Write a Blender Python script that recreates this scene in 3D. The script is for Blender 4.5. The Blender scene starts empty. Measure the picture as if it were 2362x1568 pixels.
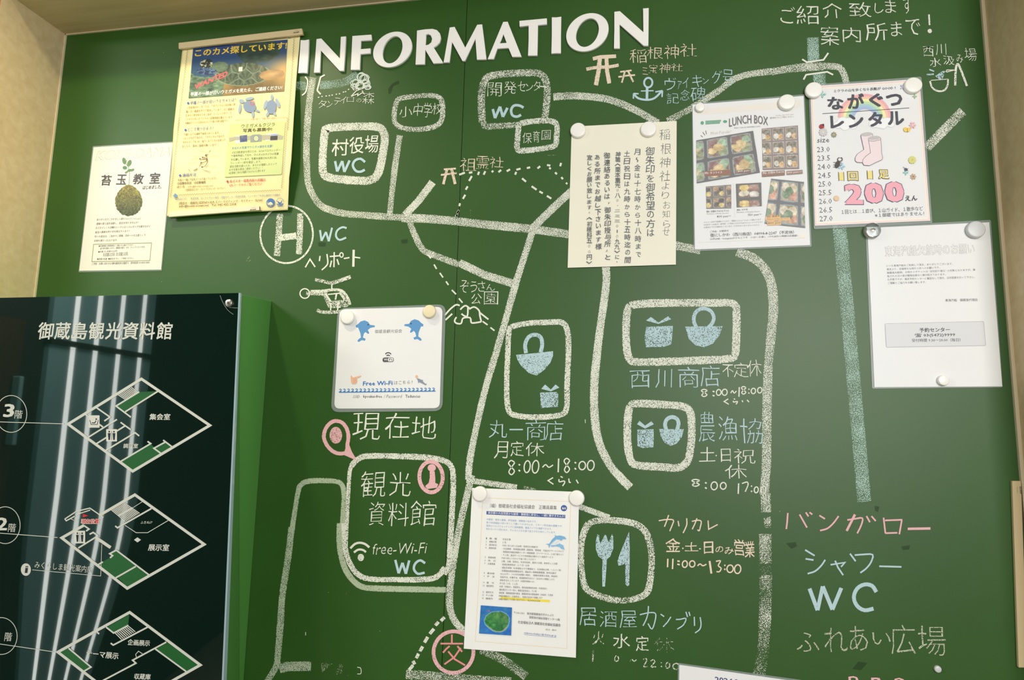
import bpy, bmesh, math, random
import numpy as np
from mathutils import Matrix, Vector
from mathutils.geometry import tessellate_polygon
random.seed(7)
rng = np.random.default_rng(7)
scn = bpy.context.scene
COL = scn.collection

# ------------------------------------------------------------------ camera
# world: x right, y away from the viewer into the board (board face is y = 0), z up
F = 1554.0                      # focal length in pixels of the 2362 x 1568 frame
CAMD, CAMZ = 1.29, 1.55         # distance from the board, height above the floor
RM = np.array([[0.9836562136721714, -0.0059547408539305895, -0.1799583128546442],
               [-0.019230241932854667, 0.990262201350937, -0.13788027549580884],
               [0.17902695634828672, 0.13908743162830636, 0.9739630564162636]])
cd = bpy.data.cameras.new('camera')
cam = bpy.data.objects.new('camera', cd)
COL.objects.link(cam)
cd.sensor_width = 36.0
cd.sensor_fit = 'HORIZONTAL'
cd.lens = F / 2362 * 36
cd.clip_start = 0.02
def toW(c):
    return (c[0], c[2], -c[1])
ax, ay, az = toW(RM[:, 0]), toW(-RM[:, 1]), toW(-RM[:, 2])
cam.matrix_world = Matrix(((ax[0], ay[0], az[0], 0), (ax[1], ay[1], az[1], -CAMD), (ax[2], ay[2], az[2], CAMZ), (0, 0, 0, 1)))
scn.camera = cam

# ------------------------------------------------------------------ exposure, world, lights
vs = scn.view_settings
vs.view_transform = 'Standard'
vs.look = 'None'
vs.gamma = 1.0
vs.use_curve_mapping = False
vs.exposure = 0.21
w = bpy.data.worlds.new('world')
scn.world = w
w.use_nodes = True
w.node_tree.nodes['Background'].inputs[0].default_value = (0.75, 0.85, 1.0, 1)
w.node_tree.nodes['Background'].inputs[1].default_value = 0.6

def area(name, loc, target, sx, sy, power, col):
    l = bpy.data.lights.new(name, 'AREA')
    l.shape = 'RECTANGLE'
    l.size, l.size_y, l.energy, l.color = sx, sy, power, col
    o = bpy.data.objects.new(name, l)
    COL.objects.link(o)
    o.location = loc
    o.rotation_euler = (Vector(target) - Vector(loc)).to_track_quat('-Z', 'Y').to_euler()
    return o
# daylight entering by the wide window behind and to the right of the viewer
area('daylight', (0.95, -2.9, 2.1), (0.1, 0, 1.6), 1.4, 1.2, 56, (1.0, 0.985, 0.955))
# added fill light at upper left, no real fixture; brightens the right reveal
area('left_fill_light', (-2.2, -1.7, 2.83), (-1.9, -1.5, 0), 1.0, 1.0, 46, (1.0, 0.97, 0.9))
# warm ceiling downlight close to the board, on the left
pl = bpy.data.lights.new('warm_downlight', 'SPOT')
pl.spot_size = math.radians(100)
pl.spot_blend = 1.0
pl.energy = 30
pl.color = (1.0, 0.87, 0.58)
pl.shadow_soft_size = 0.035
po = bpy.data.objects.new('warm_downlight', pl)
COL.objects.link(po)
po.location = (-0.97, -0.56, 2.79)
po.rotation_euler = (Vector((-1.02, -0.12, 1.6)) - Vector(po.location)).to_track_quat('-Z', 'Y').to_euler()

# ------------------------------------------------------------------ pixel -> place
def W(u, v, d=0.0):
    """the point of the plane y = -d that the photograph shows at pixel (u, v)"""
    x, y = (u - 1181) / F, (v - 784) / F
    c = RM @ np.array([x, y, 1.0])
    t = (CAMD - d) / c[2]
    return (c[0] * t, -d, CAMZ - c[1] * t)
def WA(P, d=0.0):
    P = np.asarray(P, float).reshape(-1, 2)
    q = np.c_[(P[:, 0] - 1181) / F, (P[:, 1] - 784) / F, np.ones(len(P))] @ RM.T
    d = np.broadcast_to(np.asarray(d, float), (len(P),))
    t = (CAMD - d) / q[:, 2]
    return np.c_[q[:, 0] * t, -d, CAMZ - q[:, 1] * t]
class K:
    """a crop of the photograph in which points were read: origin and scale"""
    def __init__(s, x, y, k): s.x, s.y, s.k = x, y, k
    def __call__(s, p): return [(s.x + s.k * a, s.y + s.k * b) for a, b in p]
A = K(660, 160, .19475); B = K(560, 460, .21683); C = K(1040, 230, .17222); D = K(620, 940, .20408)
E = K(580, 1220, .22194); FF = K(900, 460, .21684); G = K(1100, 700, .28708); H = K(1340, 660, .20322)
I = K(1340, 890, .20322); J = K(1310, 1140, .20745); KK = K(1310, 1360, .20745); L = K(1780, 1120, .28571)
M = K(1780, 0, .2464); N = K(1400, 0, .21169); O1 = K(670, 0, .19052); O2 = K(1080, 0, .19052)
P5 = K(0, 640, .29333); P6 = K(0, 1100, .29851); T1 = K(380, 40, .16585); T2 = K(380, 270, .15947)
KO = K(160, 310, .21685); NG = K(1850, 170, .23592); LB = K(1580, 200, .2488); HN = K(1290, 260, .24233)
ES = K(1970, 490, .27432); WF = K(740, 680, .18496); R1 = K(1060, 1100, .15946); R2 = K(1060, 1300, .17089)
PH = K(0, 0, 1.0)
VVP = np.array([1421., -9050.])
def up(p):
    d = VVP - np.asarray(p, float)
    return d / np.linalg.norm(d)

# ------------------------------------------------------------------ materials
def lin(c):
    return tuple((x / 12.92 if x <= .04045 else ((x + .055) / 1.055) ** 2.4) for x in (v / 255 for v in c))
def newmat(name):
    m = bpy.data.materials.new(name)
    m.use_nodes = True
    nt = m.node_tree
    return m, nt, nt.nodes['Principled BSDF']
def setp(b, **k):
    for n, v in k.items():
        b.inputs[n.replace('_', ' ')].default_value = v
def plain(name, rgb, rough=.5, spec=.5, metal=0.0, bump=0.0, bscale=200):
    m, nt, b = newmat(name)
    b.inputs['Base Color'].default_value = (*lin(rgb), 1)
    b.inputs['Roughness'].default_value = rough
    b.inputs['Specular IOR Level'].default_value = spec
    b.inputs['Metallic'].default_value = metal
    tc = nt.nodes.new('ShaderNodeTexCoord')
    nz = nt.nodes.new('ShaderNodeTexNoise')
    nz.inputs['Scale'].default_value = 9
    nz.inputs['Detail'].default_value = 5
    nt.links.new(tc.outputs['Object'], nz.inputs['Vector'])
    mx = nt.nodes.new('ShaderNodeMixRGB')
    mx.blend_type = 'MULTIPLY'
    mx.inputs[0].default_value = 1
    mx.inputs[1].default_value = (*lin(rgb), 1)
    rp = nt.nodes.new('ShaderNodeMapRange')
    rp.inputs['To Min'].default_value = .96
    rp.inputs['To Max'].default_value = 1.04
    nt.links.new(nz.outputs['Fac'], rp.inputs['Value'])
    nt.links.new(rp.outputs[0], mx.inputs[2])
    nt.links.new(mx.outputs[0], b.inputs['Base Color'])
    if bump:
        n2 = nt.nodes.new('ShaderNodeTexNoise')
        n2.inputs['Scale'].default_value = bscale
        nt.links.new(tc.outputs['Object'], n2.inputs['Vector'])
        bp = nt.nodes.new('ShaderNodeBump')
        bp.inputs['Strength'].default_value = bump
        bp.inputs['Distance'].default_value = .001
        nt.links.new(n2.outputs['Fac'], bp.inputs['Height'])
        nt.links.new(bp.outputs[0], b.inputs['Normal'])
    return m
def attr(nt, name):
    a = nt.nodes.new('ShaderNodeAttribute')
    a.attribute_name = name
    return a
# print: whatever is printed or written on a sheet, colour stored per vertex
def printmat(name, rough, coat=0.0):
    m, nt, b = newmat(name)
    nt.links.new(attr(nt, 'Col').outputs['Color'], b.inputs['Base Color'])
    setp(b, Roughness=rough)
    b.inputs['Coat Weight'].default_value = coat
    b.inputs['Coat Roughness'].default_value = .25
    return m
M_PRINT = printmat('print_ink', .6)
M_PRINTL = printmat('laminated_print_ink', .5, .12)
def papermat(name, rgb, coat):
    m = plain(name, rgb, .6, .4, 0, .12, 60)
    b = m.node_tree.nodes['Principled BSDF']
    b.inputs['Coat Weight'].default_value = coat
    b.inputs['Coat Roughness'].default_value = .22
    return m
M_WHITE = papermat('white_paper', (243, 243, 241), 0.0)
M_WLAM = papermat('laminated_white_paper', (236, 237, 238), .12)
M_KOKE = papermat('laminated_ivory_paper', (234, 230, 220), .12)
M_CREAM = papermat('cream_paper', (240, 237, 218), 0.0)
M_YEL = papermat('glossy_yellow_poster_paper', (243, 229, 172), .3)
def film():
    m, nt, b = newmat('clear_laminate_film')
    setp(b, Roughness=.25)
    b.inputs['Base Color'].default_value = (.5, .56, .55, 1)
    b.inputs['Alpha'].default_value = .30
    return m
M_FILM = film()
def chalk():
    m, nt, b = newmat('chalk_powder')
    c = attr(nt, 'Col')
    de = attr(nt, 'den')
    tc = nt.nodes.new('ShaderNodeTexCoord')
    n1 = nt.nodes.new('ShaderNodeTexNoise')
    n1.inputs['Scale'].default_value = 620
    n1.inputs['Detail'].default_value = 2.0
    n1.inputs['Roughness'].default_value = .65
    n2 = nt.nodes.new('ShaderNodeTexNoise')
    n2.inputs['Scale'].default_value = 26
    n2.inputs['Detail'].default_value = 3
    for n in (n1, n2):
        nt.links.new(tc.outputs['Object'], n.inputs['Vector'])
    # threshold = 1 - density, moved a little by the slow noise
    t = nt.nodes.new('ShaderNodeMath'); t.operation = 'MULTIPLY_ADD'
    t.inputs[1].default_value = .22
    nt.links.new(n2.outputs['Fac'], t.inputs[0])
    nt.links.new(de.outputs['Fac'], t.inputs[2])
    s = nt.nodes.new('ShaderNodeMath'); s.operation = 'ADD'
    nt.links.new(n1.outputs['Fac'], s.inputs[0])
    nt.links.new(t.outputs[0], s.inputs[1])
    r = nt.nodes.new('ShaderNodeMapRange')
    r.inputs['From Min'].default_value = 1.17
    r.inputs['From Max'].default_value = 1.26
    nt.links.new(s.outputs[0], r.inputs['Value'])
    nt.links.new(r.outputs[0], b.inputs['Alpha'])
    nt.links.new(c.outputs['Color'], b.inputs['Base Color'])
    setp(b, Roughness=.95)
    b.inputs['Specular IOR Level'].default_value = .1
    return m
M_CHALK = chalk()
def boardmat():
    m, nt, b = newmat('green_chalkboard_paint')
    tc = nt.nodes.new('ShaderNodeTexCoord')
    n1 = nt.nodes.new('ShaderNodeTexNoise'); n1.inputs['Scale'].default_value = 3.5; n1.inputs['Detail'].default_value = 6
    n3 = nt.nodes.new('ShaderNodeTexNoise'); n3.inputs['Scale'].default_value = 900; n3.inputs['Detail'].default_value = 1
    vo = nt.nodes.new('ShaderNodeTexVoronoi'); vo.inputs['Scale'].default_value = 16; vo.inputs['Randomness'].default_value = 1
    for n in (n1, n3, vo):
        nt.links.new(tc.outputs['Object'], n.inputs['Vector'])
    cr = nt.nodes.new('ShaderNodeValToRGB')
    cr.color_ramp.elements[0].position = .3
    cr.color_ramp.elements[0].color = (.0215, .083, .0085, 1)
    cr.color_ramp.elements[1].position = .7
    cr.color_ramp.elements[1].color = (.0265, .096, .0105, 1)
    nt.links.new(n1.outputs['Fac'], cr.inputs[0])
    # tiny chips of chalk here and there
    lt = nt.nodes.new('ShaderNodeMath'); lt.operation = 'LESS_THAN'; lt.inputs[1].default_value = .012
    nt.links.new(vo.outputs['Distance'], lt.inputs[0])
    mx = nt.nodes.new('ShaderNodeMixRGB'); mx.inputs[2].default_value = (.3, .36, .27, 1)
    nt.links.new(lt.outputs[0], mx.inputs[0]); nt.links.new(cr.outputs[0], mx.inputs[1])
    nt.links.new(mx.outputs[0], b.inputs['Base Color'])
    rr = nt.nodes.new('ShaderNodeMapRange'); rr.inputs['To Min'].default_value = .40; rr.inputs['To Max'].default_value = .48
    nt.links.new(n1.outputs['Fac'], rr.inputs['Value']); nt.links.new(rr.outputs[0], b.inputs['Roughness'])
    b.inputs['Specular IOR Level'].default_value = .48
    bp = nt.nodes.new('ShaderNodeBump'); bp.inputs['Strength'].default_value = .12; bp.inputs['Distance'].default_value = .0004
    nt.links.new(n3.outputs['Fac'], bp.inputs['Height']); nt.links.new(bp.outputs[0], b.inputs['Normal'])
    return m
M_BOARD = boardmat()
def wood(name, c1, c2, ang, rough=.55, axes='XZ'):
    m, nt, b = newmat(name)
    tc = nt.nodes.new('ShaderNodeTexCoord')
    mp = nt.nodes.new('ShaderNodeMapping')
    mp.inputs['Rotation'].default_value = ang
    mp.inputs['Scale'].default_value = (2.2, 38, 38)
    n1 = nt.nodes.new('ShaderNodeTexNoise'); n1.inputs['Scale'].default_value = 1.6; n1.inputs['Detail'].default_value = 7; n1.inputs['Distortion'].default_value = .4
    nt.links.new(tc.outputs['Object'], mp.inputs[0]); nt.links.new(mp.outputs[0], n1.inputs['Vector'])
    n2 = nt.nodes.new('ShaderNodeTexNoise'); n2.inputs['Scale'].default_value = 2.5; n2.inputs['Detail'].default_value = 3
    nt.links.new(tc.outputs['Object'], n2.inputs['Vector'])
    ad = nt.nodes.new('ShaderNodeMath'); ad.operation = 'MULTIPLY_ADD'; ad.inputs[1].default_value = .5
    nt.links.new(n2.outputs['Fac'], ad.inputs[0]); nt.links.new(n1.outputs['Fac'], ad.inputs[2])
    cr = nt.nodes.new('ShaderNodeValToRGB')
    cr.color_ramp.elements[0].position = .45; cr.color_ramp.elements[0].color = (*lin(c1), 1)
    cr.color_ramp.elements[1].position = .95; cr.color_ramp.elements[1].color = (*lin(c2), 1)
    nt.links.new(ad.outputs[0], cr.inputs[0]); nt.links.new(cr.outputs[0], b.inputs['Base Color'])
    b.inputs['Roughness'].default_value = rough
    bp = nt.nodes.new('ShaderNodeBump'); bp.inputs['Strength'].default_value = .25; bp.inputs['Distance'].default_value = .0006
    nt.links.new(n1.outputs['Fac'], bp.inputs['Height']); nt.links.new(bp.outputs[0], b.inputs['Normal'])
    return m
M_MAPLE = wood('maple_veneer', (200, 176, 132), (216, 196, 156), (0, math.radians(28), math.radians(35)))
M_EDGE = wood('orange_wood_edge', (178, 120, 66), (200, 146, 92), (0, math.radians(90), 0))
M_DOOR = wood('brown_door_wood', (58, 40, 28), (78, 54, 38), (0, math.radians(90), 0), .5)
M_TRIM = plain('cream_sealant', (214, 200, 168), .5)
M_WALL = plain('white_wall_paint', (206, 203, 196), .8)
M_DIM = plain('dim_interior_panelling', (40, 44, 42), .7)
M_CEIL = plain('white_ceiling_paint', (212, 210, 204), .85)
M_FLOOR = plain('grey_floor_vinyl', (120, 112, 100), .5)
M_LETTER = plain('white_letter_board', (246, 244, 240), .45)
M_MAG = plain('white_plastic', (247, 246, 240), .28)
M_MAGC = plain('cream_plastic', (240, 228, 190), .3)
M_MAGD = plain('dull_white_plastic', (205, 207, 208), .35)
M_BAR = plain('beige_plastic', (214, 194, 152), .35)
M_BARC = plain('cream_bar_plastic', (226, 208, 176), .35)
M_GBOX = plain('light_green_paint', (98, 172, 80), .45)
M_STEEL = plain('brushed_steel', (200, 196, 186), .3, .5, 1.0)
M_DARK = plain('dark_metal', (40, 36, 32), .4, .5, .8)
def acrylic():
    m, nt, b = newmat('dark_green_acrylic')
    b.inputs['Base Color'].default_value = (.0035, .0135, .0095, 1)
    b.inputs['Roughness'].default_value = .03
    b.inputs['IOR'].default_value = 1.49
    b.inputs['Coat Weight'].default_value = 1.0
    b.inputs['Coat Roughness'].default_value = .015
    return m
M_ACR = acrylic()
def clear():
    m, nt, b = newmat('clear_plastic')
    b.inputs['Base Color'].default_value = (.92, .96, .96, 1)
    b.inputs['Roughness'].default_value = .05
    b.inputs['Transmission Weight'].default_value = 1.0
    b.inputs['IOR'].default_value = 1.45
    return m
M_CLEAR = clear()
def rimglass():
    m, nt, b = newmat('acrylic_edge')
    b.inputs['Base Color'].default_value = (.35, .48, .52, 1)
    b.inputs['Roughness'].default_value = .12
    b.inputs['Coat Weight'].default_value = 1
    return m
M_RIM = rimglass()
def emit(name, col, s):
    m, nt, b = newmat(name)
    b.inputs['Base Color'].default_value = (.8, .8, .8, 1)
    b.inputs['Emission Color'].default_value = (*col, 1)
    b.inputs['Emission Strength'].default_value = s
    return m
M_DAY = emit('frosted_pane_daylight', (.93, 1.0, .95), 5.0)
M_SLATB = plain('blue_grey_window_slat', (150, 200, 202), .6)

# ------------------------------------------------------------------ mesh helper
CC = {'w': (228, 231, 217), 'W': (232, 234, 222), 'b': (186, 212, 218), 'p': (234, 184, 188), 'P': (230, 148, 150),
      'o': (234, 216, 194), 'r': (178, 206, 194), 'f': (182, 196, 168), 'k': (44, 44, 50), 'pk': (228, 168, 162)}
def rgb(c):
    return lin(CC[c] if isinstance(c, str) else c)
class MB:
    def __init__(s, d=0.0, dfun=None):
        s.v, s.f, s.c, s.n = [], [], [], []
        s.d, s.dfun, s.inc = d, dfun, 0.0
    def dep(s, P, extra=0.0):
        P = np.asarray(P, float).reshape(-1, 2)
        return (s.dfun(P) if s.dfun else 0.0) + s.d + extra
    def add(s, P, faces, c, den=1.0, extra=0.0):
        """pixel points P and faces; c one colour or one per point (already linear when array)"""
        P = np.asarray(P, float).reshape(-1, 2)
        o = len(s.v)
        s.v += WA(P, s.dep(P, extra + s.inc)).tolist()
        s.inc += 5e-6
        s.f += [[i + o for i in f] for f in faces]
        if isinstance(c, np.ndarray):
            s.c += c.tolist()
        else:
            s.c += [rgb(c)] * len(P)
        s.n += (den.tolist() if isinstance(den, np.ndarray) else [den] * len(P))
    def poly(s, P, c='w', den=1.0, extra=0.0, holes=()):
        loops = [list(P)] + [list(h) for h in holes]
        tri = tessellate_polygon([[Vector((x, y, 0)) for x, y in l] for l in loops])
        s.add([q for l in loops for q in l], [list(t) for t in tri], c, den, extra)
    def ell(s, cx, cy, rx, ry, c='w', n=24, den=1.0, extra=0.0, rot=0.0):
        P = []
        for i in range(n):
            a = 2 * math.pi * i / n
            x, y = rx * math.cos(a), ry * math.sin(a)
            P.append((cx + x * math.cos(rot) - y * math.sin(rot), cy + x * math.sin(rot) + y * math.cos(rot)))
        s.add([(cx, cy)] + P, [[0, i + 1, (i + 1) % n + 1] for i in range(n)], c, den, extra)
    def ring(s, cx, cy, rx, ry, w, c='w', n=40, den=.9, extra=0.0, a0=0, a1=360, rot=0.0):
        P = []
        for i in range(n + 1):
            a = math.radians(a0 + (a1 - a0) * i / n)
            x, y = rx * math.cos(a), ry * math.sin(a)
            P.append((cx + x * math.cos(rot) - y * math.sin(rot), cy + x * math.sin(rot) + y * math.cos(rot)))
        s.stroke(P, w, c, den, extra, sm=0)
    def stroke(s, P, w=3.0, c='w', den=.9, extra=0.0, sm=None, closed=False, edge=None, wob=0.0):
        P = [np.array(p, float) for p in P]
        if sm is None: sm = 1 if len(P) > 3 else 0
        if closed: P = [P[-1]] + P + [P[0], P[1]]
        if sm:
            Q = []
            n = len(P)
            rngi = range(1, n - 2) if closed else range(n - 1)
            for i in rngi:
                p0 = P[i - 1] if i > 0 else 2 * P[0] - P[1]
                p1, p2 = P[i], P[i + 1]
                p3 = P[i + 2] if i + 2 < n else 2 * p2 - p1
                seg = max(3, min(12, int(np.linalg.norm(p2 - p1) / 7)))
                for k in range(seg):
                    t = k / seg
                    Q.append(.5 * ((2 * p1) + (-p0 + p2) * t + (2 * p0 - 5 * p1 + 4 * p2 - p3) * t * t + (-p0 + 3 * p1 - 3 * p2 + p3) * t ** 3))
            Q.append(P[-2] if closed else P[-1])
        else:
            Q = P[1:-1] if closed else P
        Q = np.array(Q)
        T = np.gradient(Q, axis=0) if len(Q) > 1 else np.array([[1., 0]])
        T /= np.maximum(np.linalg.norm(T, axis=1, keepdims=True), 1e-6)
        if not sm:   # mitre
            for i in range(1, len(Q) - 1):
                a = Q[i] - Q[i - 1]; b = Q[i + 1] - Q[i]
                a /= max(np.linalg.norm(a), 1e-6); b /= max(np.linalg.norm(b), 1e-6)
                t = a + b
                if np.linalg.norm(t) < .5: t = b
                T[i] = t / np.linalg.norm(t)
        Nn = np.c_[-T[:, 1], T[:, 0]]
        m = len(Q)
        ww = np.full(m, w / 2.0)
        if wob: ww *= 1 + wob * np.convolve(rng.uniform(-1, 1, m + 6), np.ones(7) / 7 * 2.2, 'valid')[:m]
        if not sm:
            for i in range(1, m - 1):
                a = Q[i] - Q[i - 1]; a /= max(np.linalg.norm(a), 1e-6)
                cs = max(.45, abs(a @ T[i]))
                ww[i] /= cs
        if edge is None: edge = w > 9
        if edge:
            offs = (-1.0, -.82, -.4, .4, .82, 1.0); de = (-.30, 0, .02, .02, 0, -.30)
        else:
            offs = (-1.0, 1.0); de = (0, 0)
        k = len(offs)
        pts = np.concatenate([Q + Nn * (ww[:, None] * o) for o in offs]).reshape(k, m, 2).transpose(1, 0, 2).reshape(-1, 2)
        dn = np.array(den if hasattr(den, '__len__') else [den] * m, float)
        if len(dn) != m: dn = np.interp(np.linspace(0, 1, m), np.linspace(0, 1, len(dn)), dn)
        dd = (dn[:, None] + np.array(de)[None, :]).reshape(-1)
        fs = [[i * k + j, (i + 1) * k + j, (i + 1) * k + j + 1, i * k + j + 1] for i in range(m - 1) for j in range(k - 1)]
        s.add(pts, fs, c, dd, extra)
    def text(s, body, p0, p1, h, c='k', bold=0.0, den=.9, extra=0.0, lean=0.0, res=2, warp=0.0, upv=None):
        """text whose bounding box has lower left p0, lower right p1 (pixels) and height h (pixels)"""
        V, Fc, sz = glyphs(body, min(bold, 0), res)
        p0, p1 = np.array(p0, float), np.array(p1, float)
        u = (up(p0) if upv is None else np.array(upv, float)) * h
        u = u + (p1 - p0) / np.linalg.norm(p1 - p0) * lean * h
        dx, dy = (bold / sz[0], bold / sz[1]) if bold > .003 else (0, 0)
        if bold > .003: V = np.c_[dx + V[:, 0] * (1 - 2 * dx), dy + V[:, 1] * (1 - 2 * dy)]
        P = p0 + V[:, :1] * (p1 - p0) + V[:, 1:] * u
        if warp:
            ph = rng.uniform(0, 6.28, 4)
            P = P + warp * np.c_[np.sin(P[:, 1] * .23 + ph[0]) + .6 * np.sin(P[:, 0] * .31 + ph[1]), np.sin(P[:, 0] * .21 + ph[2]) + .6 * np.sin(P[:, 1] * .35 + ph[3])]
        if bold > .003:
            offs = ((-1, 0), (1, 0)) if h < 8.5 else ((-1, -.8), (1, -.8), (-1, .8), (1, .8), (0, 0))
            for ox, oy in offs:
                s.add(P + (p1 - p0) * dx * ox + u * dy * oy, Fc, c, den, extra)
        else:
            s.add(P, Fc, c, den, extra)
    def box(s, ch, x0, y0, x1, y1, k, **kw):
        """one glyph filling the crop box"""
        (a, b), (c_, d_) = k([(x0, y1), (x1, y1)])
        kw.setdefault('bold', -.012); kw.setdefault('warp', .8)
        s.text(ch, (a, b), (c_, d_), (y1 - y0) * k.k, **kw)
    def photo(s, quad, nx, ny, fn, extra=0.0):
        """picture printed in a quad tl,tr,br,bl; fn(u, v) gives sRGB 0..255 arrays"""
        q = np.array(quad, float)
        uu, vv = np.meshgrid(np.linspace(0, 1, nx + 1), np.linspace(0, 1, ny + 1))
        u, v = uu.ravel(), vv.ravel()
        P = (q[0] * ((1 - u) * (1 - v))[:, None] + q[1] * (u * (1 - v))[:, None] + q[2] * (u * v)[:, None] + q[3] * ((1 - u) * v)[:, None])
        c = np.clip(np.asarray(fn(u, v), float), 0, 255) / 255
        c = np.where(c <= .04045, c / 12.92, ((c + .055) / 1.055) ** 2.4)
        s.add(P, [[j * (nx + 1) + i, j * (nx + 1) + i + 1, (j + 1) * (nx + 1) + i + 1, (j + 1) * (nx + 1) + i] for j in range(ny) for i in range(nx)], c, 1.0, extra)
    def build(s, name, mat, parent=None, label=None):
        me = bpy.data.meshes.new(name)
        # face the viewer (normals towards -y)
        me.from_pydata(s.v, [], s.f)
        me.update()
        ca = me.attributes.new('Col', 'FLOAT_COLOR', 'POINT')
        ca.data.foreach_set('color', np.c_[np.array(s.c), np.ones(len(s.c))].astype(np.float32).ravel())
        da = me.attributes.new('den', 'FLOAT', 'POINT')
        da.data.foreach_set('value', np.array(s.n, np.float32))
        bm = bmesh.new(); bm.from_mesh(me)
        for f in bm.faces:
            if f.normal.y > 0: f.normal_flip()
        bm.to_mesh(me); bm.free()
        me.materials.append(mat)
        return link(name, me, parent, label)
_gc = {}
_tcurve = bpy.data.curves.new('scratch_text', 'FONT')
_tobj = bpy.data.objects.new('scratch_text', _tcurve)
COL.objects.link(_tobj)
def glyphs(body, bold=0.0, res=2):
    key = (body, bold, res)
    if key not in _gc:
        _tcurve.body = body
        _tcurve.resolution_u = res
        def meshit(off):
            _tcurve.offset = off
            _tobj.update_tag()
            bpy.context.view_layer.update()
            me = bpy.data.meshes.new_from_object(_tobj.evaluated_get(bpy.context.evaluated_depsgraph_get()))
            V = np.array([v.co[:2] for v in me.vertices]) if len(me.vertices) else np.zeros((1, 2))
            Fc = [list(p.vertices) for p in me.polygons]
            bpy.data.meshes.remove(me)
            return V, Fc
        V, Fc = meshit(0.0)
        lo, hi = V.min(0), V.max(0)
        if bold < 0:
            V, Fc = meshit(max(bold, -.013))
            m_ = max(bold, -.013)
            Fc = [f for f in Fc if all((V[i] > lo - abs(m_) - .02).all() and (V[i] < hi + abs(m_) + .02).all() for i in f)]
            lo, hi = lo - m_, hi + m_
        V = np.clip((V - lo) / np.maximum(hi - lo, 1e-6), -.05, 1.05)
        _gc[key] = (V, Fc, hi - lo)
    return _gc[key]

def link(name, me, parent=None, label=None):
    o = bpy.data.objects.new(name, me)
    COL.objects.link(o)
    if parent is not None: o.parent = parent; o.matrix_parent_inverse = parent.matrix_world.inverted() if False else Matrix.Translation(-parent.location)
    if label: o['label'] = label
    return o
def thing(name, label, cat, loc=(0, 0, 0), group=None):
    o = bpy.data.objects.new(name, None)
    o.empty_display_size = .05
    COL.objects.link(o)
    o.location = loc
    o['label'] = label
    o['category'] = cat
    if group: o['group'] = group
    return o
def bmobj(name, bm, mat, parent=None, label=None, smooth=False):
    bmesh.ops.recalc_face_normals(bm, faces=bm.faces)
    me = bpy.data.meshes.new(name)
    bm.to_mesh(me); bm.free()
    if smooth:
        for p in me.polygons: p.use_smooth = True
    me.materials.append(mat)
    return link(name, me, parent, label)
def boxbm(bm, lo, hi, bevel=0.0):
    r = bmesh.ops.create_cube(bm, size=1)
    for v in r['verts']:
        v.co = Vector([lo[i] + (v.co[i] + .5) * (hi[i] - lo[i]) for i in range(3)])
    if bevel:
        es = list({e for v in r['verts'] for e in v.link_edges})
        bmesh.ops.bevel(bm, geom=es, offset=bevel, segments=2, affect='EDGES', profile=.5)
    return bm
def boxo(name, lo, hi, mat, parent=None, label=None, bevel=0.0):
    return bmobj(name, boxbm(bmesh.new(), lo, hi, bevel), mat, parent, label)
def prism(name, front, back, mat, parent=None, label=None, bevel=0.0):
    """solid between two world polygons with the same number of corners"""
    bm = bmesh.new()
    a = [bm.verts.new(p) for p in front]; b = [bm.verts.new(p) for p in back]
    bm.faces.new(a); bm.faces.new(b[::-1])
    n = len(a)
    for i in range(n):
        bm.faces.new([a[i], b[i], b[(i + 1) % n], a[(i + 1) % n]])
    if bevel:
        bmesh.ops.bevel(bm, geom=list(bm.edges), offset=bevel, segments=2, affect='EDGES', profile=.5)
    return bmobj(name, bm, mat, parent, label)
def struct(o, kind='structure'):
    o['kind'] = kind
    return o

def rounded(q, r, n=6):
    q = [np.array(p, float) for p in q]
    out = []
    for i in range(4):
        p, a, c = q[i], q[i - 1], q[(i + 1) % 4]
        da = (a - p) / np.linalg.norm(a - p); dc = (c - p) / np.linalg.norm(c - p)
        for k in range(n + 1):
            t = k / n
            s0, s1 = p + da * r, p + dc * r
            out.append(tuple((1 - t) ** 2 * s0 + 2 * t * (1 - t) * p + t * t * s1))
    return out
def gpoly(b, pts, c):
    """area cut into small triangles, so that it follows a curved sheet"""
    loops = [Vector((x, y, 0)) for x, y in pts]
    todo = [[np.array(pts[i], float) for i in t] for t in tessellate_polygon([loops])]
    P, Fs = [], []
    while todo:
        t = todo.pop()
        L_ = [np.linalg.norm(t[(i + 1) % 3] - t[i]) for i in range(3)]
        m = int(np.argmax(L_))
        if L_[m] > 16:
            a_, b_, c_ = t[m], t[(m + 1) % 3], t[(m + 2) % 3]
            h_ = (a_ + b_) / 2
            todo += [[a_, h_, c_], [h_, b_, c_]]
        else:
            Fs.append([len(P), len(P) + 1, len(P) + 2]); P += [tuple(q) for q in t]
    b.add(P, Fs, c)
# ------------------------------------------------------------------ the room
XL, XR, ZT, DEP = -1.3475, 0.634, CAMZ + .933, .167
RX0, RX1, RY1, RZ1 = -3.0, 3.3, -4.5, 2.85
struct(boxo('floor', (RX0, RY1, -.1), (RX1, .05, 0), M_FLOOR))
struct(boxo('ceiling', (RX0, RY1, RZ1), (RX1, 0.05, RZ1 + .1), M_CEIL))
# the alcove that holds the board
zt0 = W(157.8, 80.2)[2]
struct(boxo('wall_left', (XL - .045, -DEP, 0), (XL, .02, ZT + .002), M_MAPLE))
struct(boxo('wall_right', (XR + .006, -.13, 0), (XR + .05, .02, ZT + .002), M_MAPLE))
struct(boxo('trim_1', (XL - .045, -.155, ZT), (XR + .05, .02, ZT + .03), M_MAPLE))
struct(boxo('trim_2', (XL - .075, -DEP - .006, 0), (XL - .002, -DEP, ZT + .03), M_EDGE))
struct(boxo('trim_3', (XR + .0085, -.136, 0), (XR + .06, -.13, ZT + .03), M_EDGE))
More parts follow.
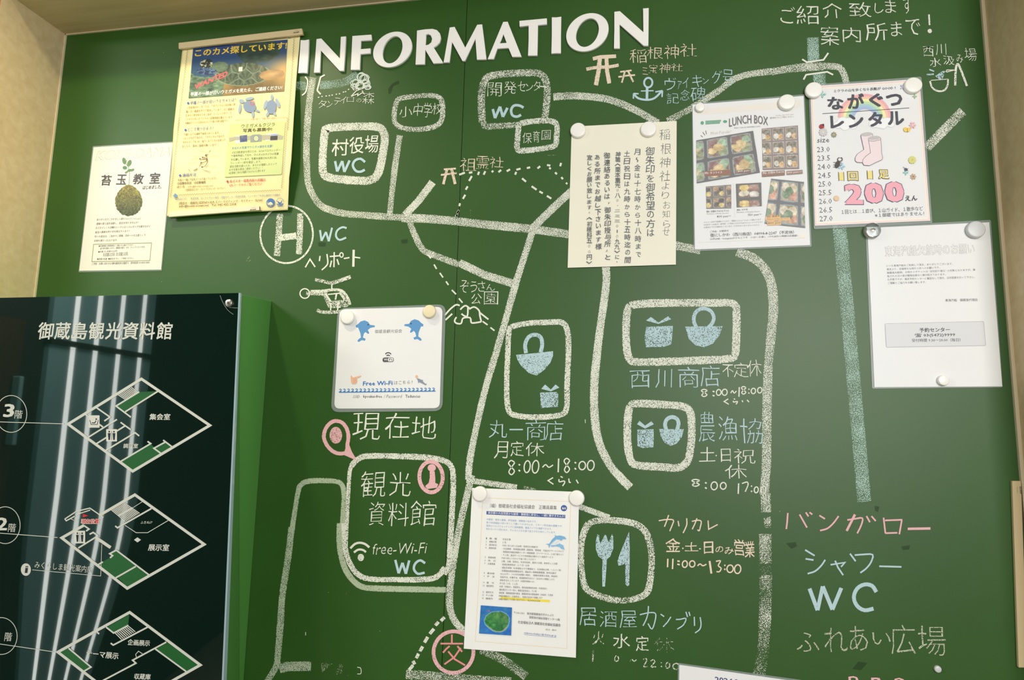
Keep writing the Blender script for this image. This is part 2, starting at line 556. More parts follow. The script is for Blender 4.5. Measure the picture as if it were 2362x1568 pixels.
# pale sealant lines round the board
struct(boxo('trim_4', (XL, -.004, .6), (XL + .0022, 0.0, ZT), M_TRIM))
struct(boxo('trim_5', (XR + .0005, -.006, .6), (XR + .006, 0.0, ZT), M_TRIM))
struct(boxo('trim_6', (XL, -.004, ZT - .0022), (XR, 0.0, ZT), M_TRIM))
# the wall round the alcove
bm = bmesh.new()
boxbm(bm, (RX0, -DEP, 0), (XL - .075, .05, RZ1))
boxbm(bm, (XR + .06, -.13, 0), (RX1, .05, RZ1))
boxbm(bm, (XL - .075, -.155, ZT + .03), (XR + .06, .05, RZ1))
struct(bmobj('wall_back', bm, M_WALL))
struct(boxo('wall_rear', (RX0, RY1 - .1, 0), (RX1, RY1, RZ1), M_WALL))
struct(boxo('wall_far_right', (RX1, RY1, 0), (RX1 + .1, .05, RZ1), M_WALL))
struct(boxo('wall_far_left', (RX0 - .1, RY1, 0), (RX0, .05, RZ1), M_DIM))
# window on the far left wall: tall blue-grey slats with bright gaps between them (seen mirrored in the floor guide)
win = thing('window_1', '', 'window'); del win['label']; del win['category']
win['kind'] = 'structure'
ys = [-2.158, -2.311, -2.481, -2.655]
edges = [-2.009] + [y for yy in ys for y in (yy + .017, yy - .017)] + [-2.75]
for a, b in ((edges[0], edges[1]), (edges[2], edges[3]), (edges[4], edges[5]), (edges[6], edges[7]), (edges[8], edges[9])):
    boxo('slat', (RX0, b, .05), (RX0 + .03, a, 2.62), M_SLATB, win)
for y in ys:
    boxo('pane', (RX0, y - .017, .05), (RX0 + .0295, y + .017, 2.62), M_DAY, win)
for z0, z1 in ((1.965, 1.995), (.20, .24)):
    boxo('rail', (RX0, -2.76, z0), (RX0 + .045, -2.0, z1), M_DIM, win)
dr = thing('door_1', '', 'door'); del dr['label']; del dr['category']
dr['kind'] = 'structure'
boxo('leaf', (RX0, -1.849, 0), (RX0 + .04, -1.0, 2.06), M_DOOR, dr)
boxo('handle', (RX0 + .04, -1.835, 1.45), (RX0 + .085, -1.812, 1.78), M_SLATB, dr, bevel=.005)
# wide window behind the viewer on the right
win2 = thing('window_2', '', 'window'); del win2['label']; del win2['category']
win2['kind'] = 'structure'
bm = bmesh.new()
for lo, hi in (((.12, RY1, .72), (.2, RY1 + .05, 2.78)), ((2.9, RY1, .72), (2.98, RY1 + .05, 2.78)), ((.2, RY1, .72), (2.9, RY1 + .05, .8)), ((.2, RY1, 2.7), (2.9, RY1 + .05, 2.78)), ((1.52, RY1, .8), (1.58, RY1 + .05, 2.7))):
    boxbm(bm, lo, hi)
bmobj('window_frame', bm, M_DARK, win2)

# ------------------------------------------------------------------ the chalkboard
board = thing('chalkboard', 'large green chalkboard carrying a hand-drawn chalk map, set in the maple alcove', 'chalkboard', ((XL + XR) / 2, 0, 1.0))
sx0, sx1 = W(1077.7, 0)[0], W(1018, 1568)[0]
sz0, sz1 = W(1077.7, 0)[2], W(1018, 1568)[2]
sxt = sx0 + (sx0 - sx1) / (sz0 - sz1) * (ZT - sz0); sxb = sx0 + (sx0 - sx1) / (sz0 - sz1) * (.6 - sz0)
g = .0006
prism('board_panel', [(XL, 0, .6), (sxb - g, 0, .6), (sxt - g, 0, ZT), (XL, 0, ZT)], [(XL, .018, .6), (sxb - g, .018, .6), (sxt - g, .018, ZT), (XL, .018, ZT)], M_BOARD, board, bevel=.0004)
prism('board_panel', [(sxb + g, 0, .6), (XR + .001, 0, .6), (XR + .001, 0, ZT), (sxt + g, 0, ZT)], [(sxb + g, .018, .6), (XR + .001, .018, .6), (XR + .001, .018, ZT), (sxt + g, .018, ZT)], M_BOARD, board, bevel=.0004)
boxo('backing_board', (XL, .0185, .6), (XR, .03, ZT), M_DARK, board)

_dz = [0.00012]
def part(name, label=None):
    """start a chalk drawing on the board; every drawing lies a hair above the one before"""
    _dz[0] += .000006
    return MB(_dz[0])
def road(k, pts, w, c='w', den=.60, label=None, name='chalk_road', **kw):
    b = part(name)
    b.stroke(k(pts), w, c, den, wob=.06, **kw)
    b.build(name, M_CHALK, board, label)
def multi(name, label=None):
    b = part(name)
    b.fin = lambda: b.build(name, M_CHALK, board, label)
    return b

# rivers
TEAL = 'teal chalk river'
b = multi('chalk_river', TEAL)
b.stroke(A([(110, 195), (235, 195)]), 24, 'r', .56)
b.stroke(A([(395, 188), (600, 170), (740, 130), (850, 50)]), 22, 'r', .56)
b.fin()
b = multi('chalk_river', TEAL)
b.stroke(M([(385, 350), (392, 572)]), 31, 'r', .60)
b.stroke(M([(445, 685), (455, 900)]), 33, 'r', .60)
b.stroke(PH([(1934, 500), (1950, 667), (1971, 900), (1993.7, 1157)]), 37, 'r', .58)
b.fin()
# roads
road(A, [(320, 95), (285, 300), (255, 600), (240, 900), (245, 1150), (262, 1350), (330, 1510), (410, 1610), (520, 1665), (690, 1707), (900, 1724), (1290, 1750), (1420, 1758)], 18, den=.60)
road(FF, [(120, 195), (400, 205), (742, 235), (1100, 275), (1480, 312), (1900, 370), (2300, 420), (2900, 470), (3300, 540)], 22, den=.62)
road(A, [(1345, 780), (1290, 1150), (1245, 1540), (1228, 1720)], 16, den=.60)
road(B, [(2020, -185), (1870, 15), (1725, 165)], 19, den=.66)
road(B, [(1765, 215), (1830, 380), (1905, 520), (1990, 575), (2300, 690)], 16.5)
road(FF, [(735, 672), (1000, 800), (1300, 892)], 21, den=.62)
road(PH, [(1345, 420), (1308, 450), (1265, 490), (1225, 530)], 21, den=.63)
road(FF, [(1510, 350), (1430, 600), (1340, 880), (1250, 1200), (1130, 1620), (1090, 1750), (990, 2100), (860, 2700), (830, 2980)], 17.5, den=.64)
road(E, [(2290, -560), (2150, 40), (2085, 450), (2058, 700), (2070, 850), (2130, 980), (2270, 1100)], 18, den=.62)
road(O2, [(1030, 1172), (1300, 1160), (1680, 1200), (2000, 1320), (2300, 1490)], 19, den=.62)
road(N, [(660, 1320), (900, 1190), (1200, 1000), (1450, 835), (1900, 765), (2362, 730)], 17, den=.60)
road(M, [(0, 672), (300, 622), (560, 620), (660, 660), (720, 860)], 18, den=.60)
road(H, [(285, -220), (285, 0), (215, 500), (160, 1000), (152, 1400), (200, 1750), (330, 2030), (440, 2160), (560, 2285)], 21, den=.66)
road(PH, [(1700, 580), (1745, 600), (1775, 640), (1784, 700), (1780, 760), (1772, 850), (1769, 950), (1768, 1060), (1763, 1140)], 25, den=.60)
road(J, [(2195, -10), (2205, 200)], 27, den=.60)
road(J, [(2210, 255), (2220, 300), (2225, 400)], 19, den=[.5, .58, .38])
road(J, [(2195, 440), (2195, 600), (2200, 770)], 34, den=[.58, .58, .5])
road(J, [(2195, 770), (2200, 900)], 36, den=[.40, .44])
road(J, [(2200, 900), (2200, 1100), (2195, 1300), (2185, 1500), (2170, 1760), (2120, 2020)], 34, den=[.56, .50, .58, .52, .46, .52])
road(R1, [(100, 45), (400, 85), (830, 150)], 15, den=.64)
road(R1, [(930, 150), (1100, 190)], 7, den=.55)
road(J, [(90, 120), (250, 180), (460, 258)], 15, den=.66)
road(M, [(1450, 1385), (1600, 1230), (1790, 1040)], 24, den=.60)
road(R2, [(290, 1150), (600, 1300), (900, 1520)], 23, den=.55)
road(E, [(1605, 1510), (1900, 1530), (2343, 1570), (2700, 1590)], 26, den=.56)
# the road round the museum
road(D, [(245, 1500), (285, 1230), (330, 960), (365, 870), (470, 828), (750, 832), (830, 880), (850, 1000), (838, 1250), (815, 1568)], 13.5, 'f', .70)
road(E, [(918, -60), (915, 150), (945, 330), (1000, 460), (1090, 565), (1200, 610), (1500, 622), (2020, 632)], 15, 'f', .70)
road(E, [(415, -20), (395, 180), (365, 400), (320, 700), (300, 1000), (275, 1300), (255, 1430), (150, 1600)], 17, 'f', .64)
road(E, [(290, 1450), (370, 1428), (500, 1425), (620, 1425)], 25, 'f', .62, sm=0)
def smudge(kind, pts, *a):
    b = part('chalk_smudge'); getattr(b, kind)(pts, *a); b.build('chalk_smudge', M_CHALK, board)
smudge('poly', E([(720, 1388), (845, 1395), (735, 1490)]), 'f', .55)
smudge('poly', E([(915, 1400), (955, 1405), (940, 1500), (860, 1515)]), 'f', .5)
smudge('poly', E([(1060, 1435), (1130, 1440), (1135, 1505), (1070, 1500)]), 'f', .36)
smudge('stroke', E([(1100, 1435), (1135, 1445), (1138, 1500), (1100, 1505)]), 1.6, 'w', .8)
smudge('stroke', E([(985, 1515), (1030, 1522)]), 5, 'f', .45)
smudge('stroke', E([(510, 1380 - 420), (545, 900)]), 1, 'f', .3)
smudge('stroke', E([(950, 700), (1010, 640)]), 3, 'f', .45)
smudge('stroke', E([(563, 1070), (563, 1105)]), 1.4, 'w', .8)
smudge('stroke', J([(1990, 790), (2150, 830), (2330, 800)]), 14, 'f', .28)
smudge('stroke', J([(2080, 870), (2250, 860)]), 10, 'f', .3)
smudge('stroke', KK([(590, 650), (570, 1000)]), 4, 'f', .33)
smudge('stroke', KK([(640, 790), (620, 870)]), 3, 'f', .4)
smudge('stroke', L([(1750 - 1200, 300), (1751 - 1200, 301)]), 1, 'f', .3)
smudge('stroke', C([(1290, 742), (1400, 740)]), 1.2, 'f', .6)
smudge('stroke', PH([(1085, 482), (1086, 498)]), 1.2, 'f', .5)
smudge('stroke', PH([(1130, 492), (1148, 493)]), 3.5, 'f', .38)
smudge('stroke', G([(870, 930), (872, 960)]), 1.4, 'w', .7)
smudge('stroke', G([(1090, 1105), (1092, 1130)]), 3, 'f', .45)
smudge('stroke', B([(40, 660), (70, 610), (85, 640), (45, 665)]), 2, 'f', .5)

m_, nt_, b_ = newmat('damp_wipe_mark')
b_.inputs['Base Color'].default_value = (.010, .040, .008, 1)
b_.inputs['Alpha'].default_value = .38
b_.inputs['Roughness'].default_value = .6
for pts in (A([(1212, 290), (1210, 225), (1255, 165), (1335, 128), (1338, 172), (1270, 195), (1240, 285)]), L([(115, 465), (195, 455), (205, 490), (160, 510)]), L([(1045, 490), (1120, 480), (1110, 515), (1060, 520)]), B([(1680, 430), (1755, 420), (1755, 465), (1690, 468)]),
            L([(650, 1480), (700, 1420), (775, 1430), (720, 1490)]), L([(830, 160), (870, 170), (860, 215), (835, 200)]), B([(800, 455), (885, 455), (880, 500), (805, 500)])):
    b = part('damp_mark'); b.poly(rounded(pts, 2) if len(pts) == 4 else pts, 'w'); b.build('damp_mark', m_, board)
# building outlines
def frame(k, pts, w, den=.64, label=None, **kw):
    road(k, pts, w, 'w', den, label, 'chalk_frame', closed=True, sm=1, **kw)
frame(A, [(480, 705), (640, 682), (1060, 678), (1150, 740), (1168, 850), (1130, 1080), (1085, 1240), (1000, 1310), (860, 1318), (560, 1290), (450, 1245), (432, 1130), (445, 860), (462, 740)], 21, .66)
frame(A, [(1350, 345), (1550, 315), (1750, 312), (1838, 360), (1855, 480), (1838, 610), (1750, 680), (1550, 712), (1370, 690), (1290, 630), (1282, 500), (1310, 385)], 13.5, .60)
road(O2, [(168, 1480), (160, 1150), (205, 965), (290, 915), (500, 890), (800, 882), (905, 920), (955, 1050), (945, 1300), (925, 1440)], 19, name='chalk_frame', den=.58)
road(C, [(412, -10), (420, 200), (455, 350), (600, 352), (910, 335)], 16, name='chalk_frame', den=.58)
frame(C, [(935, 320), (1150, 285), (1350, 288), (1420, 345), (1415, 500), (1395, 610), (1250, 650), (1000, 680), (895, 670), (890, 550), (905, 400)], 15, .64)
frame(G, [(275, 190), (400, 160), (560, 150), (690, 155), (730, 240), (735, 400), (725, 650), (722, 820), (685, 890), (500, 912), (320, 900), (252, 850), (240, 650), (248, 400), (255, 250)], 14.5, .66)
frame(H, [(560, 225), (700, 200), (1000, 190), (1500, 190), (1735, 200), (1765, 330), (1762, 600), (1745, 780), (1650, 825), (1100, 850), (650, 860), (550, 820), (515, 650), (512, 450), (525, 300)], 20, .66)
frame(I, [(560, 230), (650, 200), (900, 210), (1150, 232), (1240, 300), (1258, 500), (1245, 700), (1205, 860), (1100, 928), (900, 918), (640, 900), (565, 840), (530, 650), (530, 400)], 20, .66)
frame(J, [(230, 330), (350, 290), (500, 288), (720, 320), (850, 400), (915, 560), (932, 750), (915, 950), (860, 1110), (650, 1178), (450, 1160), (240, 1080), (170, 960), (145, 700), (160, 480)], 17, .62)
road(D, [(935, 660), (985, 600), (1060, 555), (1200, 545), (1500, 550), (1800, 565), (1980, 600), (2070, 680), (2085, 900), (2070, 1200), (2050, 1560), (2035, 1780), (1980, 1880)], 15, name='chalk_frame', den=.66)
road(D, [(945, 640), (915, 720), (900, 950), (885, 1250), (870, 1560)], 10.5, name='chalk_frame', den=.66)
road(E, [(962, -60), (975, 200), (1030, 370), (1120, 480), (1250, 520), (1500, 525), (1750, 525), (1920, 500), (2010, 400)], 14, name='chalk_frame', den=.68)
b = multi('chalk_ring')
b.ring(*B([(466, 372)])[0], 280 * .2168, 305 * .2168, 4.2, 'w', den=.70, rot=.08)
b.fin()

b = multi('chalk_letter_h', 'broad chalk letter H in a ring')
b.stroke(B([(395, 152), (382, 370), (363, 600)]), 17, 'w', .60); b.stroke(B([(612, 148), (608, 370), (597, 582)]), 16, 'w', .62)
b.stroke(B([(378, 408), (470, 398), (570, 385)]), 17, 'w', .68)
b.fin()
# dashed footpaths
def dash(pts, w, den):
    b = part('chalk_dash'); b.stroke(pts, w, 'w', den); b.build('chalk_dash', M_CHALK, board); _dz[0] -= .000006
for x, y, a, l in ((150, 990, -20, 14), (265, 975, -10, 8), (370, 985, -70, 8), (450, 980, -65, 9), (558, 960, -40, 5), (655, 955, -40, 8), (770, 945, -30, 9), (905, 930, -15, 10), (1040, 910, -15, 8), (1178, 905, -40, 8), (1310, 878, 10, 8), (1470, 868, -75, 8), (1327, 918, 30, 5), (1408, 985, 45, 6), (1490, 1050, 50, 6), (1550, 1120, -40, 4),
                   (868, 985, 110, 7), (980, 1075, 40, 12), (1115, 1182, 35, 14), (1208, 1240, 30, 9), (1315, 1305, 32, 12), (262, 1055, -60, 13), (212, 1182, -60, 9), (177, 1300, -60, 11), (118, 1405, -75, 7), (95, 1500, -60, 8), (75, 1550, -50, 7)):
    (px, py), = C([(x, y)]); r = math.radians(a)
    dash([(px - l / 2 * math.cos(r), py - l / 2 * math.sin(r)), (px + l / 2 * math.cos(r), py + l / 2 * math.sin(r))], 4.5, .82)
for x, y, a, l in ((415, 605, 50, 12), (480, 715, 60, 12), (545, 805, 55, 13), (607, 890, 55, 10), (678, 985, 45, 14), (750, 1075, 50, 13), (1010, 1315, 35, 14), (1088, 1378, 38, 12), (710, 165, -70, 9), (722, 130, -60, 9)):
    (px, py), = FF([(x, y)]); r = math.radians(a)
    dash([(px - l / 2 * math.cos(r), py - l / 2 * math.sin(r)), (px + l / 2 * math.cos(r), py + l / 2 * math.sin(r))], 3.4, .85)
for x, y, a, l in ((1988, 935, -45, 12), (1928, 983, -50, 11), (1875, 1062, -50, 15), (1815, 1150, -60, 15), (1765, 1245, -60, 13), (1725, 1318, -65, 12), (1688, 1388, 60, 9), (1658, 1440, -50, 15)):
    (px, py), = E([(x, y)]); r = math.radians(a)
    dash([(px - l / 2 * math.cos(r), py - l / 2 * math.sin(r)), (px + l / 2 * math.cos(r), py + l / 2 * math.sin(r))], 7.5, .72)
for x, y in ((385, 332), (425, 322), (475, 317), (512, 312), (545, 306), (595, 296), (632, 290), (680, 270), (705, 265), (740, 238)):
    (px, py), = A([(x, y)])
    dash([(px - 1.5, py), (px + 1.5, py - .5)], 2.6, .9)

# ---- white chalk lettering
def lettering(label=None):
    return multi('chalk_lettering', label)
def put(b, k, items, **kw):
    for ch, x0, y0, x1, y1 in items:
        b.box(ch, x0, y0, x1, y1, k, **kw)
def st(b, k, strokes, w=3.4, c='w', den=.85, **kw):
    for s in strokes:
        b.stroke(k(s), w, c, den, **kw)
def W_(b, k, pts, w, c, den=.84):
    st(b, k, [[p, q] for p, q in zip(pts[:-1], pts[1:])], w, c, den)

b = lettering()   # 現在地
put(b, D, [('現', 935, 55, 1250, 370), ('在', 1305, 60, 1580, 345), ('地', 1610, 95, 1890, 350)], c='w', den=.84)
b.fin()
b = lettering()
put(b, D, [('観', 1030, 715, 1315, 1015), ('光', 1360, 725, 1600, 1000), ('資', 1125, 1065, 1300, 1335), ('料', 1340, 1070, 1580, 1335), ('館', 1590, 1055, 1880, 1335)], c='w', den=.84, bold=-.022)
b.fin()
b = lettering()
put(b, A, [('村', 535, 820, 730, 1025), ('役', 740, 800, 920, 1000), ('場', 925, 775, 1090, 990)], c='w', den=.88, bold=.004)
b.fin()
b = lettering()
put(b, A, [('小', 1335, 440, 1490, 565), ('中', 1505, 405, 1610, 555), ('学', 1625, 395, 1720, 570), ('校', 1725, 395, 1860, 530)], c='w', den=.88)
b.fin()
b = lettering()
put(b, O2, [('開', 230, 1000, 400, 1165), ('発', 430, 985, 580, 1135), ('セ', 605, 990, 690, 1105), ('ン', 695, 1010, 785, 1100), ('タ', 790, 980, 870, 1095)], c='w', den=.86)
st(b, O2, [[(865, 1045), (945, 1050)]], 2.6)
b.fin()
b = lettering()
put(b, A, [('タ', 375, 365, 470, 455), ('ン', 480, 375, 545, 455), ('テ', 565, 340, 640, 428), ('イ', 642, 322, 705, 410), ('ロ', 720, 330, 800, 385), ('の', 833, 340, 893, 390), ('森', 905, 265, 1045, 410)], c='w', den=.82, bold=-.025)
b.fin()
b = lettering()
put(b, C, [('保', 955, 440, 1085, 580), ('育', 1095, 415, 1190, 565), ('園', 1215, 410, 1335, 540)], c='w', den=.86)
b.fin()
b = lettering('peach chalk lettering')
put(b, C, [('祖', 120, 780, 335, 960), ('霊', 340, 760, 505, 925), ('社', 515, 765, 705, 910)], c='o', den=.82, bold=-.03)
b.fin()
b = lettering('peach chalk lettering')
put(b, N, [('稲', 250, 535, 430, 685), ('根', 440, 515, 610, 640), ('神', 625, 490, 785, 640), ('社', 800, 475, 980, 620)], c='o', den=.82, bold=-.02)
put(b, N, [('三', 385, 735, 445, 810), ('宝', 460, 700, 550, 800), ('神', 575, 690, 690, 795), ('社', 700, 690, 825, 775)], c='o', den=.82, bold=-.03)
b.fin()
b = lettering('pale blue chalk lettering')
put(b, N, [('ヴ', 625, 845, 760, 985), ('ァ', 768, 880, 815, 970), ('イ', 822, 845, 895, 960), ('キ', 930, 815, 1040, 945), ('ン', 1045, 850, 1110, 915), ('グ', 1145, 770, 1255, 910), ('号', 1260, 760, 1385, 930),
           ('記', 650, 1010, 785, 1130), ('念', 800, 975, 900, 1090), ('碑', 915, 945, 1075, 1110)], c='b', den=.84, bold=-.015)
b.fin()
b = lettering()
put(b, M, [('ご', 85, 65, 225, 220), ('紹', 235, 50, 445, 230), ('介', 480, 25, 660, 170), ('致', 730, 25, 935, 160), ('し', 965, 30, 1050, 120), ('ま', 1065, 0, 1170, 125), ('す', 1235, -35, 1315, 130)], c='w', den=.80, bold=-.01)
put(b, M, [('案', 460, 245, 635, 425), ('内', 665, 255, 835, 395), ('所', 885, 215, 1085, 380), ('ま', 1120, 205, 1225, 340), ('で', 1260, 180, 1400, 330)], c='w', den=.80, bold=-.008)
st(b, M, [[(1472, 135), (1478, 235)]], 4, den=.75)
b.ell(*M([(1480, 290)])[0], 5, 5, 'w', den=.75)
b.fin()
b = lettering()
put(b, M, [('西', 1420, 430, 1520, 525), ('川', 1538, 410, 1635, 515), ('水', 1480, 540, 1590, 625), ('汲', 1610, 520, 1715, 605), ('み', 1735, 510, 1795, 585), ('場', 1810, 450, 1925, 570)], c='w', den=.82, bold=-.012)
b.fin()
b = lettering()   # heliport
st(b, B, [[(665, 722), (715, 635), (770, 718)], [(822, 600), (815, 655)], [(895, 580), (905, 670), (885, 710), (840, 750)], [(925, 607), (1040, 597)], [(973, 560), (970, 720)], [(945, 650), (928, 720)],
          [(1003, 635), (1022, 695)], [(1075, 628), (1135, 618)], [(1178, 612), (1250, 622)]], 3.2)
st(b, B, [[(1180, 535), (1176, 715)]], 5.4)
b.ring(*B([(1050, 590)])[0], 4, 5.2, 2.6, 'w', n=16)
b.fin()
b = lettering()   # elephant park
put(b, FF, [('ぞ', 740, 860, 835, 990), ('う', 850, 870, 920, 985), ('さ', 930, 870, 1010, 985), ('ん', 1020, 900, 1110, 970), ('公', 860, 1000, 970, 1115), ('園', 995, 980, 1145, 1120)], c='w', den=.84)
b.fin()
b = lettering('pale blue chalk lettering')
put(b, G, [('丸', 95, 935, 240, 1080), ('商', 390, 935, 555, 1095), ('店', 548, 940, 690, 1100)], c='b', den=.80, bold=-.02)
st(b, G, [[(262, 1012), (370, 1012)]], 3, 'b')
b.fin()
b = lettering()
put(b, G, [('月', 140, 1105, 245, 1245), ('定', 265, 1105, 375, 1225), ('休', 390, 1115, 540, 1225)], c='w', den=.84)
def hours(b, k, segs, w=2.8, c='w', den=.84):
    for ch, x0, y0, x1, y1 in segs:
        X = lambda a: x0 + (x1 - x0) * a
        Y = lambda a: y0 + (y1 - y0) * a
        if ch == '0':
            b.ring(*k([((x0 + x1) / 2, (y0 + y1) / 2)])[0], (x1 - x0) / 2 * k.k, (y1 - y0) / 2 * k.k, w, c, n=22, den=den, rot=.12)
        elif ch == '8':
            b.stroke(k([(X(.9), Y(.12)), (X(.45), Y(0)), (X(.1), Y(.2)), (X(.5), Y(.48)), (X(.9), Y(.75)), (X(.5), Y(1)), (X(.15), Y(.8)), (X(.5), Y(.48)), (X(.95), Y(.15))]), w, c, den)
        elif ch == ':':
            b.stroke(k([(X(.2), Y(.1)), (X(.7), Y(.2))]), w * 1.2, c, den); b.stroke(k([(X(.2), Y(.8)), (X(.7), Y(.95))]), w * 1.2, c, den)
        elif ch == '~':
            b.stroke(k([(X(0), Y(.8)), (X(.3), Y(.1)), (X(.6), Y(.8)), (X(1), Y(.2))]), w, c, den)
        elif ch == '1':
            b.stroke(k([(X(.6), Y(0)), (X(.4), Y(1))]), w * 1.15, c, den)
        elif ch == '7':
            b.stroke(k([(X(0), Y(.15)), (X(.8), Y(.0)), (X(.95), Y(.3)), (X(.5), Y(1))]), w, c, den)
        elif ch == '3':
            b.stroke(k([(X(0), Y(.05)), (X(.8), Y(0)), (X(.4), Y(.42)), (X(.9), Y(.65)), (X(.6), Y(.95)), (X(.1), Y(.95))]), w, c, den)
        elif ch == '2':
            b.stroke(k([(X(0), Y(.15)), (X(.5), Y(0)), (X(.8), Y(.25)), (X(.1), Y(.95)), (X(1), Y(.95))]), w, c, den)
hours(b, G, [('8', 248, 1260, 308, 1375), (':', 330, 1285, 355, 1350), ('0', 380, 1262, 428, 1358), ('0', 445, 1260, 497, 1362), ('~', 527, 1290, 612, 1322), ('1', 645, 1245, 665, 1355), ('8', 695, 1243, 750, 1358), (':', 780, 1268, 805, 1335), ('0', 820, 1268, 873, 1335), ('0', 888, 1260, 942, 1340)])
st(b, G, [[(612, 1398), (572, 1422), (615, 1452)], [(672, 1388), (690, 1398)], [(660, 1410), (662, 1432), (700, 1425), (705, 1440), (688, 1465)], [(738, 1405), (742, 1435), (755, 1438)], [(798, 1415), (815, 1445)]], 2.8)
b.fin()
b = lettering('pale blue chalk lettering')
put(b, H, [('西', 560, 955, 785, 1150), ('川', 850, 940, 1035, 1155), ('商', 1105, 920, 1342, 1145), ('店', 1355, 895, 1578, 1140)], c='b', den=.82, bold=-.016)
b.fin()
b = lettering()
put(b, H, [('不', 1605, 890, 1735, 1025), ('定', 1735, 870, 1905, 1030), ('休', 1885, 835, 2055, 1020)], c='w', den=.82, bold=-.018)
hours(b, H, [('8', 1358, 1170, 1440, 1252), (':', 1485, 1185, 1530, 1250), ('0', 1537, 1172, 1590, 1238), ('0', 1602, 1168, 1660, 1238), ('~', 1700, 1180, 1765, 1222), ('1', 1785, 1145, 1805, 1255), ('8', 1815, 1138, 1878, 1225), (':', 1895, 1160, 1920, 1220), ('0', 1932, 1158, 1982, 1220), ('0', 2005, 1148, 2055, 1212)], 2.6)
st(b, H, [[(1672, 1278), (1625, 1308), (1678, 1340)], [(1735, 1275), (1750, 1285)], [(1730, 1300), (1732, 1315), (1778, 1308), (1760, 1340)], [(1828, 1295), (1838, 1315)], [(1885, 1290), (1908, 1315)]], 2.6)
b.fin()
b = lettering('pale blue chalk lettering')
put(b, I, [('農', 1340, 295, 1525, 635), ('漁', 1560, 345, 1780, 620), ('協', 1815, 370, 2065, 650)], c='b', den=.82, bold=-.018)
b.fin()
b = lettering()
put(b, I, [('土', 1345, 690, 1530, 855), ('日', 1595, 715, 1705, 860), ('祝', 1740, 715, 1980, 880), ('休', 1635, 895, 1885, 1055)], c='w', den=.84, bold=-.012)
hours(b, I, [('8', 1248, 1060, 1355, 1138), (':', 1400, 1088, 1440, 1168), ('0', 1477, 1088, 1548, 1178), ('0', 1582, 1095, 1648, 1172), ('1', 1775, 1105, 1800, 1225), ('7', 1828, 1090, 1900, 1200), (':', 1925, 1125, 1950, 1205), ('0', 1967, 1145, 2013, 1212), ('0', 2042, 1135, 2100, 1218)], 2.8, den=.76)
b.ell(*I([(1535, 790)])[0], 1.6, 1.6, 'w', n=10)
b.fin()
b = lettering('peach chalk lettering')
st(b, J, [[(1010, 293), (1090, 280), (1172, 285), (1160, 340), (1132, 408)], [(1120, 230), (1100, 290), (1073, 360)], [(1225, 295), (1235, 355)], [(1320, 265), (1322, 330), (1305, 380), (1280, 430)],
          [(1378, 300), (1440, 288), (1482, 300), (1470, 370), (1458, 405), (1440, 392)], [(1435, 265), (1410, 330), (1382, 388)], [(1558, 290), (1565, 388), (1665, 335)]], 2.8, 'o', .78)
put(b, J, [('金', 1090, 485, 1250, 640), ('土', 1300, 530, 1445, 635), ('日', 1510, 525, 1615, 660), ('の', 1645, 580, 1730, 645), ('み', 1738, 585, 1838, 665), ('営', 1850, 500, 1968, 680), ('業', 1970, 520, 2080, 700)], c='o', den=.84, bold=.004)
b.ell(*J([(1278, 600)])[0], 1.8, 1.8, 'o', n=10); b.ell(*J([(1468, 605)])[0], 2.2, 1.6, 'o', n=10)
hours(b, J, [('1', 1100, 715, 1118, 810), ('1', 1152, 715, 1178, 830), (':', 1205, 735, 1260, 785), ('0', 1272, 738, 1328, 812), ('0', 1352, 738, 1412, 808), ('~', 1440, 770, 1540, 800), ('3', 1645, 738, 1710, 865), (':', 1732, 780, 1760, 840), ('0', 1768, 785, 1838, 868), ('0', 1852, 782, 1922, 880)], 3, 'o')
st(b, J, [[(1575, 740), (1595, 880)]], 4.6, 'o')
b.fin()
b = lettering('pale blue chalk lettering')
put(b, KK, [('居', 125, 195, 315, 395), ('酒', 355, 235, 545, 415), ('屋', 575, 235, 765, 425)], c='b', den=.78, bold=-.028)
st(b, KK, [[(800, 277), (900, 255), (972, 262), (970, 340), (935, 437), (890, 375)], [(895, 180), (890, 260), (870, 330), (835, 400)], [(1030, 270), (1070, 298)], [(1145, 300), (1110, 355), (1058, 412)],
           [(1200, 330), (1250, 328), (1312, 318), (1285, 390), (1215, 437)], [(1312, 245), (1330, 303)], [(1345, 245), (1358, 290)], [(1405, 300), (1408, 402)], [(1470, 305), (1480, 380), (1465, 440), (1412, 480)]], 2.8, 'b', .78)
b.fin()
b = lettering('half-wiped chalk lettering')
put(b, KK, [('火', 275, 460, 408, 610)], c='w', den=.66, bold=-.03)
put(b, KK, [('水', 500, 490, 690, 645), ('定', 750, 515, 900, 680)], c='w', den=.76, bold=-.005)
put(b, KK, [('休', 945, 525, 1190, 700)], c='w', den=.50, bold=-.03)
hours(b, KK, [('1', 265, 670, 292, 800), ('0', 518, 735, 563, 795), ('~', 692, 772, 762, 800), ('2', 838, 762, 885, 860), ('2', 918, 778, 980, 860), (':', 1030, 800, 1055, 860), ('0', 1088, 808, 1132, 872), ('0', 1168, 818, 1235, 885)], 2.6, 'w', .62)
b.fin()
b = lettering('pink chalk lettering')
st(b, L, [[(130, 220), (125, 290), (118, 350)], [(225, 232), (285, 338)], [(275, 215), (297, 248)], [(305, 215), (328, 232)], [(385, 240), (430, 268)], [(540, 245), (500, 300), (450, 345), (390, 362)],
          [(610, 277), (670, 268), (732, 262), (722, 320), (690, 385)], [(765, 245), (793, 295)], [(805, 245), (840, 285)], [(903, 258), (918, 385)], [(915, 280), (1055, 275)], [(1050, 280), (1030, 392)], [(918, 383), (1015, 380)]], 3.8, 'p', .84)
st(b, L, [[(672, 232), (605, 365)], [(1098, 348), (1282, 345)]], 5.6, 'p', .82)
b.fin()
b = lettering('pink chalk lettering')
